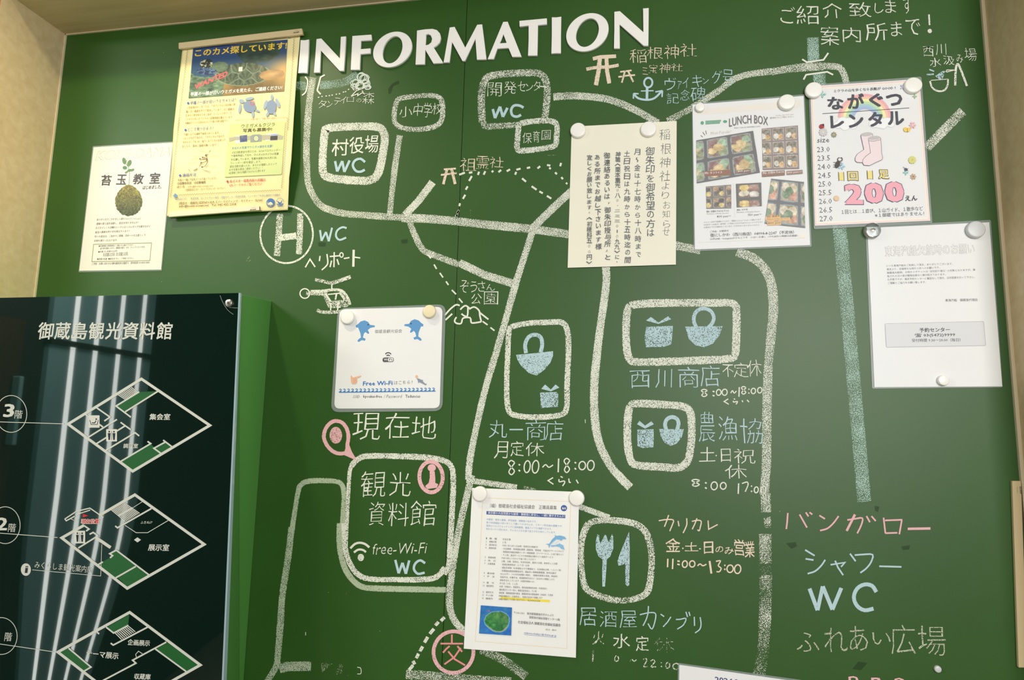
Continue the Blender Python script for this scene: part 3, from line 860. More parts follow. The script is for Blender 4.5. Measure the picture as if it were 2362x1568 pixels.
put(b, L, [('B', 625, 1537, 718, 1640), ('B', 805, 1548, 895, 1650), ('Q', 985, 1550, 1085, 1650)], c='p', den=.8, bold=.005)
b.fin()
b = lettering('pale blue chalk lettering')
st(b, L, [[(270, 518), (347, 565)], [(273, 590), (338, 600)], [(432, 598), (400, 645), (350, 690), (290, 710)], [(475, 638), (590, 620), (560, 655)], [(512, 605), (535, 660), (577, 722)], [(632, 548), (678, 610)], [(670, 560), (740, 555), (815, 557), (800, 620), (760, 670), (715, 703)], [(868, 650), (1048, 655)]], 3.9, 'b', .82)
b.fin()
b = lettering('faded chalk lettering')
put(b, L, [('ふ', 200, 1180, 385, 1340), ('れ', 430, 1145, 615, 1340), ('あ', 630, 1135, 780, 1335), ('い', 815, 1185, 965, 1280), ('広', 965, 1120, 1165, 1360), ('場', 1190, 1130, 1410, 1370)], c=(190, 196, 170), den=.70, bold=-.018)
b.fin()
def wc(k, Wp, Cp, w, w2=None):
    b = lettering('pale blue chalk lettering WC')
    W_(b, k, Wp, w, 'b', .80)
    b.stroke(k(Cp), w2 or w, 'b', .80)
    b.fin()
wc(A, [(580, 1085), (605, 1210), (665, 1085), (690, 1215), (752, 1078)], [(935, 1098), (880, 1058), (815, 1080), (790, 1140), (825, 1200), (880, 1212), (932, 1188)], 5.6)
wc(B, [(822, 325), (838, 440), (885, 345), (915, 445), (950, 300)], [(1105, 305), (1060, 295), (1005, 330), (992, 390), (1030, 430), (1100, 405)], 4.6)
wc(O2, [(298, 1320), (325, 1430), (385, 1290), (420, 1415), (475, 1305)], [(670, 1303), (620, 1278), (555, 1278), (520, 1330), (535, 1395), (590, 1412), (640, 1390)], 6)
wc(E, [(1495, 320), (1530, 460), (1570, 350), (1605, 465), (1640, 325)], [(1805, 355), (1755, 325), (1705, 355), (1688, 415), (1730, 465), (1800, 452)], 5.6)
wc(L, [(305, 830), (370, 1005), (412, 812), (490, 1000), (562, 825)], [(845, 858), (810, 808), (750, 797), (690, 830), (663, 900), (690, 970), (750, 1005), (822, 992)], 9)
b = lettering()
b.text('free-Wi-Fi', *E([(1250, 268), (1808, 256)]), 26, c='w', den=.86, bold=-.012, warp=.8, lean=.12)
b.fin()
# small chalk drawings
b = multi('chalk_drawing', 'chalk wireless signal fan')
b.stroke(E([(1028, 200), (1075, 155), (1125, 142), (1180, 155), (1225, 190)]), 5.2, 'w', .84)
b.stroke(E([(1065, 243), (1100, 218), (1130, 212), (1165, 220), (1190, 240)]), 4.8, 'w', .84)
b.ell(*E([(1137, 295)])[0], 7.4, 8.4, 'w', den=.72)
b.fin()
b = multi('chalk_drawing', 'pink chalk location pin')
b.stroke(D([(760, 150), (830, 170), (882, 240), (900, 330), (888, 420), (880, 500), (800, 520), (720, 490), (655, 420), (622, 330), (645, 235), (700, 170)]), 9.5, 'p', .78, closed=True, sm=1)
b.poly(D([(862, 470), (910, 420), (940, 500), (1000, 600), (930, 570), (850, 535)]), 'p', .80)
b.ell(*D([(758, 312)])[0], 14.5, 19.5, 'p', den=.68)
b.fin()
b = multi('chalk_drawing', 'pink chalk information circle')
b.ring(*D([(1834, 783)])[0], 27, 35.5, 9, 'p', den=.74, rot=-.05)
b.ell(*D([(1842, 680)])[0], 9.5, 8.6, 'p', den=.80)
b.poly(D([(1818, 720), (1875, 718), (1882, 800), (1882, 850), (1915, 865), (1900, 905), (1790, 920), (1768, 885), (1808, 850), (1820, 790)]), 'p', .80)
b.fin()
b = multi('chalk_drawing', 'red pink chalk ring round a police box sign')
b.ring(*E([(2100, 1278)])[0], 46, 48, 8.6, 'p', den=.74, rot=.2)
st(b, E, [[(2083, 1095), (2083, 1185)], [(1965, 1190), (2200, 1190)], [(2060, 1215), (2025, 1245), (1990, 1285)], [(2140, 1215), (2190, 1275)], [(2175, 1235), (2110, 1330), (2005, 1405)], [(2045, 1270), (2110, 1350), (2220, 1415)]], 4, 'P', .84)
b.fin()
b = multi('chalk_drawing', 'pale blue chalk basket')
b.stroke(G([(395, 398), (388, 330), (415, 270), (465, 250), (512, 270), (525, 330), (512, 392)]), 9, 'b', .72)
b.poly(G([(315, 412), (450, 400), (612, 382), (612, 420), (590, 475), (545, 530), (480, 578), (420, 560), (355, 500), (325, 450)]), 'b', .71)
b.fin()
b = multi('chalk_drawing', 'pale blue chalk gift box')
b.poly(G([(507, 715), (640, 710), (655, 730), (652, 830), (515, 838)]), 'b', .66)
b.poly(G([(517, 685), (548, 650), (595, 690), (632, 650), (663, 675), (595, 705)]), 'b', .72)
b.fin()
b = multi('chalk_drawing', 'pale blue chalk gift box')
b.poly(H([(740, 460), (1043, 450), (1038, 560), (1025, 660), (940, 688), (737, 692), (722, 580)]), 'b', .66)
b.poly(H([(738, 390), (795, 348), (880, 412), (990, 340), (1025, 375), (880, 428)]), 'b', .72)
b.fin()
b = multi('chalk_drawing', 'pale blue chalk basket')
b.stroke(H([(1312, 468), (1282, 400), (1290, 320), (1335, 268), (1400, 254), (1470, 280), (1508, 350), (1490, 420), (1445, 470)]), 8.5, 'b', .74)
b.poly(H([(1183, 458), (1610, 453), (1570, 560), (1500, 650), (1400, 692), (1300, 670), (1225, 600)]), 'b', .68)
b.fin()
b = multi('chalk_drawing', 'pale blue chalk gift box')
b.poly(I([(640, 495), (825, 490), (828, 590), (822, 695), (700, 705), (640, 680)]), 'b', .66)
b.poly(I([(637, 435), (665, 395), (728, 450), (800, 400), (828, 435), (728, 484)]), 'b', .76)
b.fin()
b = multi('chalk_drawing', 'pale blue chalk basket')
b.stroke(I([(965, 492), (955, 430), (980, 375), (1035, 352), (1090, 375), (1108, 430), (1092, 492)]), 9, 'b', .74)
b.poly(I([(888, 488), (1168, 490), (1145, 580), (1085, 655), (1020, 680), (950, 645), (905, 570)]), 'b', .69)
b.fin()
b = multi('chalk_drawing', 'pale blue chalk fork')
b.poly(J([(328, 442), (348, 455), (350, 510), (362, 545), (385, 500), (410, 448), (425, 455), (440, 500), (455, 535), (475, 480), (490, 440), (506, 475), (505, 600), (470, 690), (434, 722), (425, 860), (412, 1025), (383, 1025), (380, 860), (385, 722), (340, 690), (310, 610), (310, 520)]), 'b', .68)
b.fin()
b = multi('chalk_drawing', 'pale blue chalk knife')
b.poly(J([(680, 415), (688, 600), (686, 800), (682, 1010), (660, 1020), (640, 1000), (636, 768), (600, 785), (560, 793), (550, 740), (585, 640), (635, 520)]), 'b', .68)
b.fin()
b = multi('chalk_drawing', 'chalk helicopter')
b.stroke(B([(768, 852), (850, 868), (942, 892)]), 7.5, 'w', .62)
b.stroke(B([(935, 895), (1040, 860), (1148, 822)]), 8.5, 'w', .66)
b.stroke(B([(947, 908), (948, 955)]), 3.2, 'w', .8)
b.ring(*B([(660, 1000)])[0], 11, 11, 2.8, 'w')
b.stroke(B([(675, 1000), (780, 998), (900, 1005)]), 9, 'w', .62)
b.stroke(B([(720, 978), (860, 972), (960, 960), (1050, 970), (1100, 1020), (1130, 1080), (1140, 1120)]), 6.5, 'w', .70)
b.poly(B([(905, 1065), (940, 1080), (1075, 1065), (1140, 1060), (1145, 1110), (1110, 1142), (1000, 1158), (910, 1148), (875, 1070), (850, 1018), (885, 1015)]), 'w', .60)
b.stroke(B([(880, 1000), (905, 1040), (935, 1085)]), 4.5, 'w', .74)
b.stroke(B([(905, 1010), (1000, 1000), (1040, 995)]), 3, 'w', .74)
b.stroke(B([(998, 1000), (985, 1065)]), 4, 'w', .74)
b.stroke(B([(1030, 985), (1085, 1060)]), 6, 'w', .70)
st(b, B, [[(935, 1100), (935, 1180)], [(1010, 1100), (1010, 1180)]], 3, 'w', .85)
b.stroke(B([(790, 1172), (830, 1195), (940, 1200), (1060, 1190)]), 7.5, 'w', .64)
b.fin()
b = multi('chalk_drawing', 'scribbled chalk tree')
for cx, cy, r in ((830, 165, 62), (895, 85, 68), (945, 165, 62), (880, 190, 55), (925, 110, 60), (815, 205, 45), (960, 205, 40)):
    for j in range(3):
        a0 = random.uniform(0, 360)
        b.ring(*A([(cx + random.uniform(-10, 10), cy + random.uniform(-10, 10))])[0], r * .195 * random.uniform(.55, 1), r * .195 * random.uniform(.55, 1), 1.7, (216, 226, 214), n=20, den=.82, a0=a0, a1=a0 + 330)
b.stroke(A([(770, 318), (830, 255), (880, 235)]), 2.2, 'w', .85)
b.stroke(A([(772, 318), (850, 288), (848, 312), (905, 275), (930, 308), (900, 250)]), 2.2, 'w', .85, sm=0)
b.fin()
b = multi('chalk_drawing', 'chalk bridge brackets beside a river')
st(b, A, [[(225, 85), (255, 135), (235, 260), (188, 308)]], 3.2, 'W', .9)
st(b, A, [[(458, 65), (408, 92), (370, 240), (372, 255), (410, 295)]], 3.6, 'W', .9, sm=0)
b.fin()
b = multi('chalk_drawing', 'chalk bridge brackets beside a river')
st(b, M, [[(285, 555), (330, 582), (485, 560), (530, 495)], [(298, 745), (322, 700), (520, 672), (575, 700)]], 3.8, 'W', .88, sm=0)
b.fin()
b = multi('chalk_drawing', 'pale blue chalk anchor')
b.ring(*N([(450, 900)])[0], 9.5, 11, 4.4, 'b', den=.84, rot=.1)
b.stroke(N([(438, 948), (435, 1085)]), 6, 'b', .84)
b.stroke(N([(370, 992), (508, 988)]), 2.6, 'b', .84)
b.stroke(N([(292, 1022), (340, 1070), (435, 1088), (520, 1068), (600, 990)]), 4.8, 'b', .84)
W_(b, N, [(288, 1075), (290, 1018), (345, 1022)], 3.4, 'b')
W_(b, N, [(527, 1002), (605, 987), (600, 1058)], 3.4, 'b')
b.fin()
def torii(k, bars, legs):
    b = multi('chalk_drawing', 'peach chalk shrine gate')
    for p, w in bars + legs: b.stroke(k(p), w, 'o', .74)
    b.fin()
torii(O2, [([(1508, 712), (1600, 690), (1790, 680)], 8.5), ([(1430, 838), (1560, 815), (1700, 810), (1822, 788)], 7.5)], [([(1592, 705), (1580, 850), (1545, 1032)], 11), ([(1675, 705), (1680, 850), (1708, 1010)], 10)])
torii(O2, [([(1840, 870), (1978, 852)], 3.8), ([(1818, 932), (1920, 915), (2020, 908)], 4)], [([(1895, 870), (1860, 1002)], 4), ([(1935, 860), (1998, 992)], 4.4)])
torii(A, [([(1868, 1184), (2012, 1174)], 4.2), ([(1832, 1250), (2022, 1228)], 4.2)], [([(1905, 1185), (1862, 1360)], 6), ([(1960, 1180), (2002, 1358)], 6.4)])
b = multi('chalk_drawing', 'chalk elephant outline')
st(b, FF, [[(580, 1232), (640, 1165), (700, 1120), (740, 1128)], [(588, 1282), (660, 1215)], [(745, 1172), (775, 1142), (808, 1130), (855, 1168)], [(828, 1140), (822, 1235), (790, 1238), (758, 1215)],
           [(848, 1160), (895, 1143), (945, 1180), (955, 1240), (970, 1300)], [(970, 1300), (900, 1312), (862, 1308), (850, 1258), (775, 1262), (755, 1318), (705, 1316), (685, 1290), (705, 1250)], [(955, 1205), (1045, 1275)]], 3.8, 'w', .82)
b.fin()
b = multi('chalk_drawing', 'chalk water tap, splash and bowl')
b.poly(M([(1530, 712), (1600, 665), (1625, 665), (1602, 735), (1572, 745)]), 'b', .66)
b.stroke(M([(1475, 650), (1520, 668)]), 3.2, 'b', .7); b.stroke(M([(1450, 700), (1518, 694)]), 3.6, 'b', .7)
b.stroke(M([(1490, 752), (1655, 740)]), 1.6, 'w', .8)
b.stroke(M([(1482, 758), (1502, 820), (1560, 853), (1620, 842), (1648, 790), (1650, 742)]), 4.2, 'w', .72)
b.stroke(M([(1630, 672), (1640, 655), (1705, 655)]), 2, 'w', .8, sm=0); b.stroke(M([(1635, 675), (1712, 655)]), 2, 'w', .8)
b.stroke(M([(1718, 800), (1720, 700), (1728, 620), (1745, 600), (1765, 640), (1800, 730), (1828, 805)]), 5.2, 'w', .70)
b.fin()

# ------------------------------------------------------------------ raised letters
def letter(ch, label, loops, k, depth=.006):
    base = W(*k([loops[0][0]])[0], 0)
    cu = bpy.data.curves.new('letter', 'CURVE')
    cu.dimensions = '2D'; cu.fill_mode = 'BOTH'; cu.extrude = depth / 2 - .0007; cu.bevel_depth = .0007; cu.bevel_resolution = 1
    for lp in loops:
        P = WA(k(lp), depth)
        sp = cu.splines.new('POLY'); sp.points.add(len(P) - 1); sp.use_cyclic_u = True
        for i, p in enumerate(P): sp.points[i].co = (p[0] - base[0], p[2] - base[2], 0, 1)
    t = bpy.data.objects.new('tmp', cu); COL.objects.link(t)
    bpy.context.view_layer.update()
    me = bpy.data.meshes.new_from_object(t.evaluated_get(bpy.context.evaluated_depsgraph_get()))
    bpy.data.objects.remove(t)
    me.transform(Matrix.Translation((0, -depth / 2 - .0003, 0)) @ Matrix.Rotation(math.pi / 2, 4, 'X'))
    me.materials.clear(); me.materials.append(M_LETTER)
    o = bpy.data.objects.new('letter_' + ch.lower(), me); COL.objects.link(o)
    o.location = (base[0], 0, base[2])
    o['label'] = label; o['category'] = 'letter'; o['group'] = 'raised white letters spelling INFORMATION'
def oval(cx, cy, a, bb, n=44):
    return [(cx + a[0] * math.cos(t) + bb[0] * math.sin(t), cy + a[1] * math.cos(t) + bb[1] * math.sin(t)) for t in (2 * math.pi * i / n for i in range(n))]
letter('I', 'raised white letter I at the start of INFORMATION, beside the yellow turtle poster', [[(125, 488), (172, 490), (220, 481), (212, 680), (200, 880), (150, 878), (95, 882), (112, 680)]], O1)
letter('N', 'raised white first letter N of INFORMATION, between its first I and the F', [[(318, 475), (372, 468), (600, 715), (612, 448), (668, 443), (655, 650), (643, 853), (597, 855), (363, 600), (352, 872), (287, 876), (303, 680)]], O1)
letter('F', 'raised white letter F of INFORMATION', [[(752, 438), (975, 422), (978, 480), (848, 488), (845, 598), (965, 588), (962, 640), (843, 650), (835, 838), (732, 842), (742, 640)]], O1)
letter('O', 'raised white first letter O of INFORMATION, between F and R', [oval(1235, 598, (230, -22), (30, -212)), oval(1235, 602, (121, -14), (26, -167))], O1)
letter('R', 'raised white letter R of INFORMATION', [[(1535, 372), (1640, 356), (1720, 352), (1770, 366), (1806, 405), (1817, 455), (1803, 508), (1770, 546), (1727, 570), (1842, 755), (1733, 766), (1627, 585), (1622, 772), (1517, 778), (1527, 570)],
       [(1637, 412), (1672, 408), (1702, 425), (1717, 470), (1707, 513), (1675, 541), (1632, 553)]], O1)
letter('M', 'raised white letter M of INFORMATION', [[(1037.7, 63.8), (1048.2, 62.5), (1073, 111), (1101, 57.5), (1111.5, 56.7), (1121, 135.6), (1100.6, 137), (1097, 86), (1072, 139.5), (1067, 140), (1042, 94), (1036, 142.5), (1023.8, 143.5)]], PH)
letter('A', 'raised white letter A of INFORMATION', [[(425, 268), (475, 265), (640, 680), (535, 685), (490, 577), (350, 582), (307, 708), (240, 712)], [(425, 400), (470, 521), (374, 528)]], O2)
letter('T', 'raised white letter T of INFORMATION', [[(623, 255), (700, 248), (948, 225), (948, 288), (840, 298), (837, 480), (833, 665), (727, 670), (734, 480), (735, 305), (625, 318)]], O2)
letter('I', 'raised white second letter I of INFORMATION, between T and the last O', [[(1015, 212), (1068, 213), (1123, 205), (1118, 420), (1118, 638), (1065, 640), (1010, 645), (1015, 420)]], O2)
letter('O', 'raised white last letter O of INFORMATION, before the final N', [oval(1443, 390, (252, -22), (28, -228)), oval(1443, 394, (139, -16), (26, -176))], O2)
letter('N', 'raised white final letter N of INFORMATION, at its right end', [[(1772, 145), (1835, 138), (2125, 398), (2120, 105), (2182, 100), (2180, 320), (2177, 548), (2127, 550), (1828, 282), (1832, 580), (1768, 582), (1772, 360)]], O2)

# ------------------------------------------------------------------ sheets
def slab(name, pix, d0, d1, mat, parent, label=None, dfun=None):
    """thin solid sheet outlined in pixels, front at depth d1, back at d0"""
    f0 = WA(pix, d1 + (dfun(np.array(pix)) if dfun else 0)); b0 = [(p[0], p[1] + (d1 - d0), p[2]) for p in f0]
    bm = bmesh.new()
    a = [bm.verts.new(p) for p in f0]; b = [bm.verts.new(p) for p in b0]
    n = len(a)
    bm.faces.new(a); bm.faces.new(b[::-1])
    for i in range(n): bm.faces.new([a[i], b[i], b[(i + 1) % n], a[(i + 1) % n]])
    return bmobj(name, bm, mat, parent, label)
class Sheet:
    def __init__(s, name, label, cat, paper, d, mat, filmq=None, r=3, pr=0, ink=None):
        lo = W(*np.mean(paper[-2:], axis=0), 0)
        s.root = thing(name, label, cat, (lo[0], -d, lo[2]))
        s.ink = ink or M_PRINT
        if filmq is not None:
            slab('laminate_film', rounded(filmq, r), d - .0003, d, M_FILM, s.root)
        pp = rounded(paper, pr) if pr else paper
        slab('paper', pp, d + .0002, d + .0005, mat, s.root)
        s.d = d + .0005
        s.n = 0
    def mb(s):
        return MB(s.d + .0001)
    def fin(s, b, name, label=None, parent=None):
        s.d += .0001 + b.inc
        return b.build(name, s.ink, parent or s.root, label)
GREY = (96, 98, 106)
# --- moss ball class leaflet
sh = Sheet('leaflet', 'laminated ivory leaflet with a moss ball and sprig, left of the yellow poster', 'leaflet', KO([(258, 137), (1100, 88), (975, 1437), (105, 1450)]), .0012, M_KOKE, KO([(248, 125), (1112, 75), (983, 1450), (97, 1465)]), 2, ink=M_PRINTL)
b = sh.mb()
b.text('KOKE-DAMA', *KO([(275, 278), (1068, 232)]), 22, c=(186, 188, 154), bold=.03, lean=.22)
b.text('KOKE-DAMA', *KO([(280, 274), (1064, 230)]), 20, c=(236, 232, 222), bold=.012, lean=.22, extra=.00006)
sh.fin(b, 'outlined_title')
b = sh.mb()
b.stroke(KO([(640, 400), (635, 525)]), 1, (120, 96, 80), 1); b.stroke(KO([(610, 270), (603, 310), (628, 350), (637, 400)]), 1, (110, 120, 80), 1)
for x, y, rx, ry, r in ((583, 282, 20, 36, -.2), (638, 305, 22, 36, .4), (590, 354, 24, 19, .1), (640, 382, 26, 14, -.3), (670, 378, 22, 13, -.5), (607, 402, 20, 10, -.6)):
    b.ell(*KO([(x, y)])[0], rx * .217, ry * .217, (88 + random.randint(-12, 20), 132, 84), rot=r)
P, cc = [], []
nr, na = 16, 64
for j in range(nr + 1):
    for i in range(na):
        a = 2 * math.pi * i / na
        rr = j / nr
        jit = (1 + random.uniform(-.035, .035)) if j == nr else 1
        ex = 143 * (1 + .08 * math.sin(a)) * (1 if math.sin(a) > 0 else 1 - .10 * math.sin(a) ** 2 * 1.5)
        P.append((630 + rr * jit * ex * math.cos(a), 700 + rr * jit * 165 * math.sin(a)))
        t = (1 + math.sin(a) * rr) / 2
        base = np.array([150, 138, 52]) * (1 - t) + np.array([66, 78, 40]) * t
        cc.append(lin(np.clip(base * random.uniform(.55, 1.3), 0, 255)))
b.add(KO(P), [[j * na + i, j * na + (i + 1) % na, (j + 1) * na + (i + 1) % na, (j + 1) * na + i] for j in range(nr) for i in range(na)], np.array(cc), 1.0, .00006)
sh.fin(b, 'moss_ball_picture')
b = sh.mb()
for ch, x0, y0, x1, y1 in (('苔', 330, 430, 440, 545), ('玉', 495, 425, 600, 535), ('教', 672, 415, 782, 528), ('室', 848, 405, 958, 522)):
    b.box(ch, x0, y0, x1, y1, KO, c=(66, 62, 66), bold=.02, warp=.3)
b.text('はじめました。', *KO([(775, 585), (975, 575)]), 8.5, c=(70, 66, 70), bold=.012, lean=.2)
sh.fin(b, 'brush_lettering')
b = sh.mb()
for t, a, c2 in (('あのホリスマこけだましの茶ちゃんといっしょに', (288, 917), (760, 903)), ('澄輝の苔と話を採取し、苔玉を作りませんか？', (283, 962), (733, 947)), ('たどたどしくも流暢なトークとおじさんギャグを聞きながら', (277, 1005), (858, 987)),
                 ('苔玉の簡単な作り方を覚えちゃおう！', (272, 1052), (635, 1037)), ('作った苔玉は、ご友人やご家族、恋人へのお土産として', (265, 1097), (805, 1080)), ('お持ち帰りいただけます。', (260, 1142), (510, 1135)),
                 ('ご予約・お問い合わせは 観光案内所お電話で、苔村友達 090-8920-4589', (235, 1388), (850, 1372))):
    b.text(t, *KO([a, c2]), 5.2, c=(92, 90, 90), res=1, lean=.1)
b.stroke(KO([(257, 1167), (873, 1152), (855, 1340), (238, 1352)]), 1, (150, 150, 84), 1, closed=True, sm=0)
for t, a, c2 in (('●所要時間 2時間程度(1～2個のお土産ができます。)', (310, 1198), (700, 1185)), ('道や苔を採取しながら、掘削苔の紹介、タオ、グシップのガイド付き。', (325, 1222), (805, 1205)), ('●料金 お1人様 4,000円', (305, 1258), (505, 1248)),
                 ('お2人様 6,000円（お1人様3,000円）', (358, 1280), (622, 1268)), ('お3人様 8,000円（お1人様2,700円）', (358, 1298), (622, 1288)), ('●定員:3名様  ●前日までに、ご予約ください。', (293, 1335), (685, 1325))):
    b.text(t, *KO([a, c2]), 4.4, c=(84, 82, 82), res=1)
sh.fin(b, 'body_text')

# --- turtle poster: a sheet held by magnetic bars, its lower part standing off the board
def bulge(P):
    P = np.asarray(P, float).reshape(-1, 2)
    v = np.clip((P[:, 1] - 105) / 385, 0, 1)
    h = np.clip((P[:, 0] - 385) / 300, 0, 1)
    return .0025 + .017 * np.sin(np.pi * v ** 1.3) * (.55 + .45 * np.abs(2 * h - 1)) + .004 * v
tp = thing('poster', 'yellow sea turtle WANTED poster hung from beige magnetic bars', 'poster', (W(530, 490)[0], -.004, W(530, 490)[2]))
def edge(pts, t):
    pts = np.array(pts, float); s = np.linspace(0, 1, len(pts))
    return np.array([np.interp(t, s, pts[:, 0]), np.interp(t, s, pts[:, 1])]).T
LE = [(421, 110), (410, 208), (400, 300), (395, 390), (390, 440), (384, 499)]
RE = [(692.5, 80), (683, 190), (677.4, 275), (672, 368), (667, 410), (664, 484.5)]
nu, nv = 60, 90
tt = np.linspace(0, 1, nv + 1)
l, r = edge(LE, tt), edge(RE, tt)
pm = MB(0.0, bulge)
pts = np.concatenate([l[i] * (1 - np.linspace(0, 1, nu + 1))[:, None] + r[i] * np.linspace(0, 1, nu + 1)[:, None] for i in range(nv + 1)])
pm.add(pts, [[j * (nu + 1) + i, j * (nu + 1) + i + 1, (j + 1) * (nu + 1) + i + 1, (j + 1) * (nu + 1) + i] for j in range(nv) for i in range(nu)], (243, 228, 168))
o = pm.build('paper', M_YEL, tp)
for p in o.data.polygons: p.use_smooth = True
sm_ = o.modifiers.new('thick', 'SOLIDIFY'); sm_.thickness = .0004; sm_.offset = -1
_tn = [.0009, None]
def tmb():
    if _tn[1]: _tn[0] += .0001 + _tn[1].inc
    _tn[1] = MB(_tn[0], bulge)
    return _tn[1]
def noise2(u, v, s, seed=0):
    """smooth value noise of a few octaves, about -1 .. 1"""
    r_ = np.random.default_rng(seed)
    out = np.zeros(len(u)); amp = 1.0; fq = s / 5.0
    for k in range(3):
        g_ = r_.uniform(-1, 1, (64, 64))
        x, y = (u * fq) % 63, (v * fq) % 63
        i, j = np.floor(x).astype(int), np.floor(y).astype(int)
        fx, fy = x - i, y - j
        fx, fy = fx * fx * (3 - 2 * fx), fy * fy * (3 - 2 * fy)
        i2, j2 = (i + 1) % 64, (j + 1) % 64
        out = out + amp * ((g_[j, i] * (1 - fx) + g_[j, i2] * fx) * (1 - fy) + (g_[j2, i] * (1 - fx) + g_[j2, i2] * fx) * fy)
        amp *= .6; fq *= 2.1
    return out
def turtlephoto(u, v):
    n1, n2 = noise2(u, v, 30, 1), noise2(u, v, 90, 2)
    sea = np.stack([30 + 30 * v, 62 + 40 * v, 120 - 10 * v], -1)
    coral = np.stack([96 + 34 * n2, 122 + 34 * n2, 98 + 26 * n2], -1)
    k = ((v > .52 + .12 * np.sin(u * 9) + .06 * n1) & (u < .45))[:, None]
    c = np.where(k, coral, sea)
    dk = (((u - .7) ** 2 / .05 + (v - .18) ** 2 / .05) < 1 + .25 * n1)[:, None]
    c = np.where(dk, np.stack([40 + 10 * n2, 66 + 14 * n2, 60 + 10 * n2], -1), c)
    sand = (v > .74 - .1 * u)[:, None] & (u > .36)[:, None]
    c = np.where(sand, np.stack([132 + 26 * n1, 108 + 22 * n1, 62 + 16 * n1], -1), c)
    glow = np.exp(-((u - 1.0) ** 2 / .035 + (v - .6) ** 2 / .06))[:, None]
    c = c * (1 - glow) + np.array([214, 164, 92]) * glow
    # shell
    e = ((u - .55) / .285) ** 2 + ((v - .60 - .1 * (u - .5)) / .225) ** 2
    a = np.arctan2((v - .6) * 1.2, u - .55)
    cen = np.array([(.36, .52), (.44, .66), (.50, .47), (.58, .62), (.66, .50), (.72, .68), (.80, .57), (.30, .66), (.50, .79), (.64, .80)])
    dc = np.sqrt(((u[:, None] - cen[:, 0]) * 1.5) ** 2 + (v[:, None] - cen[:, 1]) ** 2)
    o_ = np.argsort(dc, 1); ii = np.arange(len(u))
    d1, d2 = dc[ii, o_[:, 0]], dc[ii, o_[:, 1]]
    cc2 = cen[o_[:, 0]]
    st_ = np.sin(np.arctan2(v - cc2[:, 1] - .1, (u - cc2[:, 0]) * 1.5) * 11 + 2 * n1) * 16
    sc = np.stack([70 + st_ + 10 * n2, 88 + st_ + 10 * n2, 70 + .7 * st_ + 8 * n2], -1)
    sc[:, 0] += 50 * np.clip(u - .6, 0, 1) * 2; sc[:, 1] += 22 * np.clip(u - .6, 0, 1)
    c = np.where((e < 1)[:, None], sc, c)
    c = np.where(((e > .93) & (e < 1.03) & (v > .5))[:, None], np.array([132, 152, 122]), c)
    seam = (d2 - d1 < .013) & (e < .95)
    c = np.where(seam[:, None], np.array([122, 138, 118]), c)
    # neck and head
    nk = ((u - .29) / .10) ** 2 + ((v - .42) / .10) ** 2
    c = np.where((nk < 1)[:, None], np.stack([96 + 16 * n2, 118 + 12 * n2, 96 + 12 * n2], -1), c)
    hd = ((u - .155) / .068) ** 2 + ((v - .335) / .095) ** 2
    hc = np.where((np.abs(n2) < .22)[:, None], np.array([196, 200, 170]), np.array([34, 46, 44]))
    c = np.where((hd < 1)[:, None], hc, c)
    fl = ((u - .17) / .11) ** 2 + ((v - .49 - .25 * (u - .17)) / .07) ** 2
    c = np.where((fl < 1)[:, None], np.where((np.abs(n2) < .3)[:, None], np.array([86, 116, 150]), np.array([30, 50, 92])), c)
    fr = ((u - .86) / .13) ** 2 + ((v - .66) / .1) ** 2
    c = np.where((fr < 1)[:, None], np.stack([176 + 26 * n1, 140 + 24 * n1, 90 + 20 * n1], -1), c)
    tg = (np.abs(u - .525) < .018) & (np.abs(v - .50) < .045)
    c = np.where(tg[:, None], np.array([226, 222, 206]), c)
    return c
b = tmb()
b.photo(T1([(395, 428), (1710, 308), (1662, 1028), (330, 1125)]), 130, 84, turtlephoto)
b.build('turtle_photo', M_PRINTL, tp)
b = tmb()
b.text('このカメ探しています!', *T1([(415, 550), (1695, 440)]), 17.5, c=(236, 200, 60), bold=.025, upv=up((540, 120)), lean=0)
b.build('yellow_title', M_PRINTL, tp)
b = tmb()
b.text('WANTED', *T1([(412, 1008), (872, 812)]), 12.5, c=(226, 96, 106), bold=.03, warp=.3)
b.build('stamped_word', M_PRINTL, tp)
b = tmb()
b.text('甲羅の一部が白いウミガメを見たら、ご連絡ください!', *T1([(358, 1100), (1632, 1003)]), 9.8, c=(244, 244, 238), bold=.02, res=1)
b.build('white_caption', M_PRINTL, tp)
b = tmb()
BR, BL, LG = (104, 90, 52), (56, 98, 166), (126, 112, 68)
def dia(b, k, x, y, c, r=3.2):
    (px, py), = k([(x, y)])
    b.poly([(px - r, py), (px, py - r), (px + r, py), (px, py + r)], c)
def ln(b, k, t, x0, y0, x1, y1, h, c=BR, bold=0.0, **kw):
    b.text(t, *k([(x0, y0), (x1, y1)]), h, c=c, bold=bold, res=1, **kw)
dia(b, T1, 325, 1192, (60, 104, 186)); ln(b, T1, '甲羅の一部が白いウミガメとは？', 355, 1215, 985, 1168, 8.4, BL, .004)
for t, x0, y0, x1, y1 in (('小笠原海洋センターでは、アオウミガメの背中側の甲', 302, 1275, 975, 1228), ('羅に白い標識を付けて放流しています。白い標識は、', 292, 1328, 972, 1288), ('生まれた年を知るための目印（＝リビングタグ）で、', 285, 1382, 935, 1345), ('このタグが付いたウミガメの目撃情報を集めています。', 275, 1435, 945, 1402), ('（本種以外ウミガメを含めはらがにする事が大事な調査です）', 275, 1488, 870, 1452)):
    ln(b, T1, t, x0, y0, x1, y1, 6.2, LG)
ln(b, T1, '※タグによってリスの位置は異なり、甲羅の色々な場所についています。', 985, 1440, 1695, 1398, 4, (214, 140, 110))
dia(b, T2, 300, 185, (60, 104, 186)); ln(b, T2, 'どこで見つかるの？', 328, 206, 702, 182, 8.2, BL, .004)
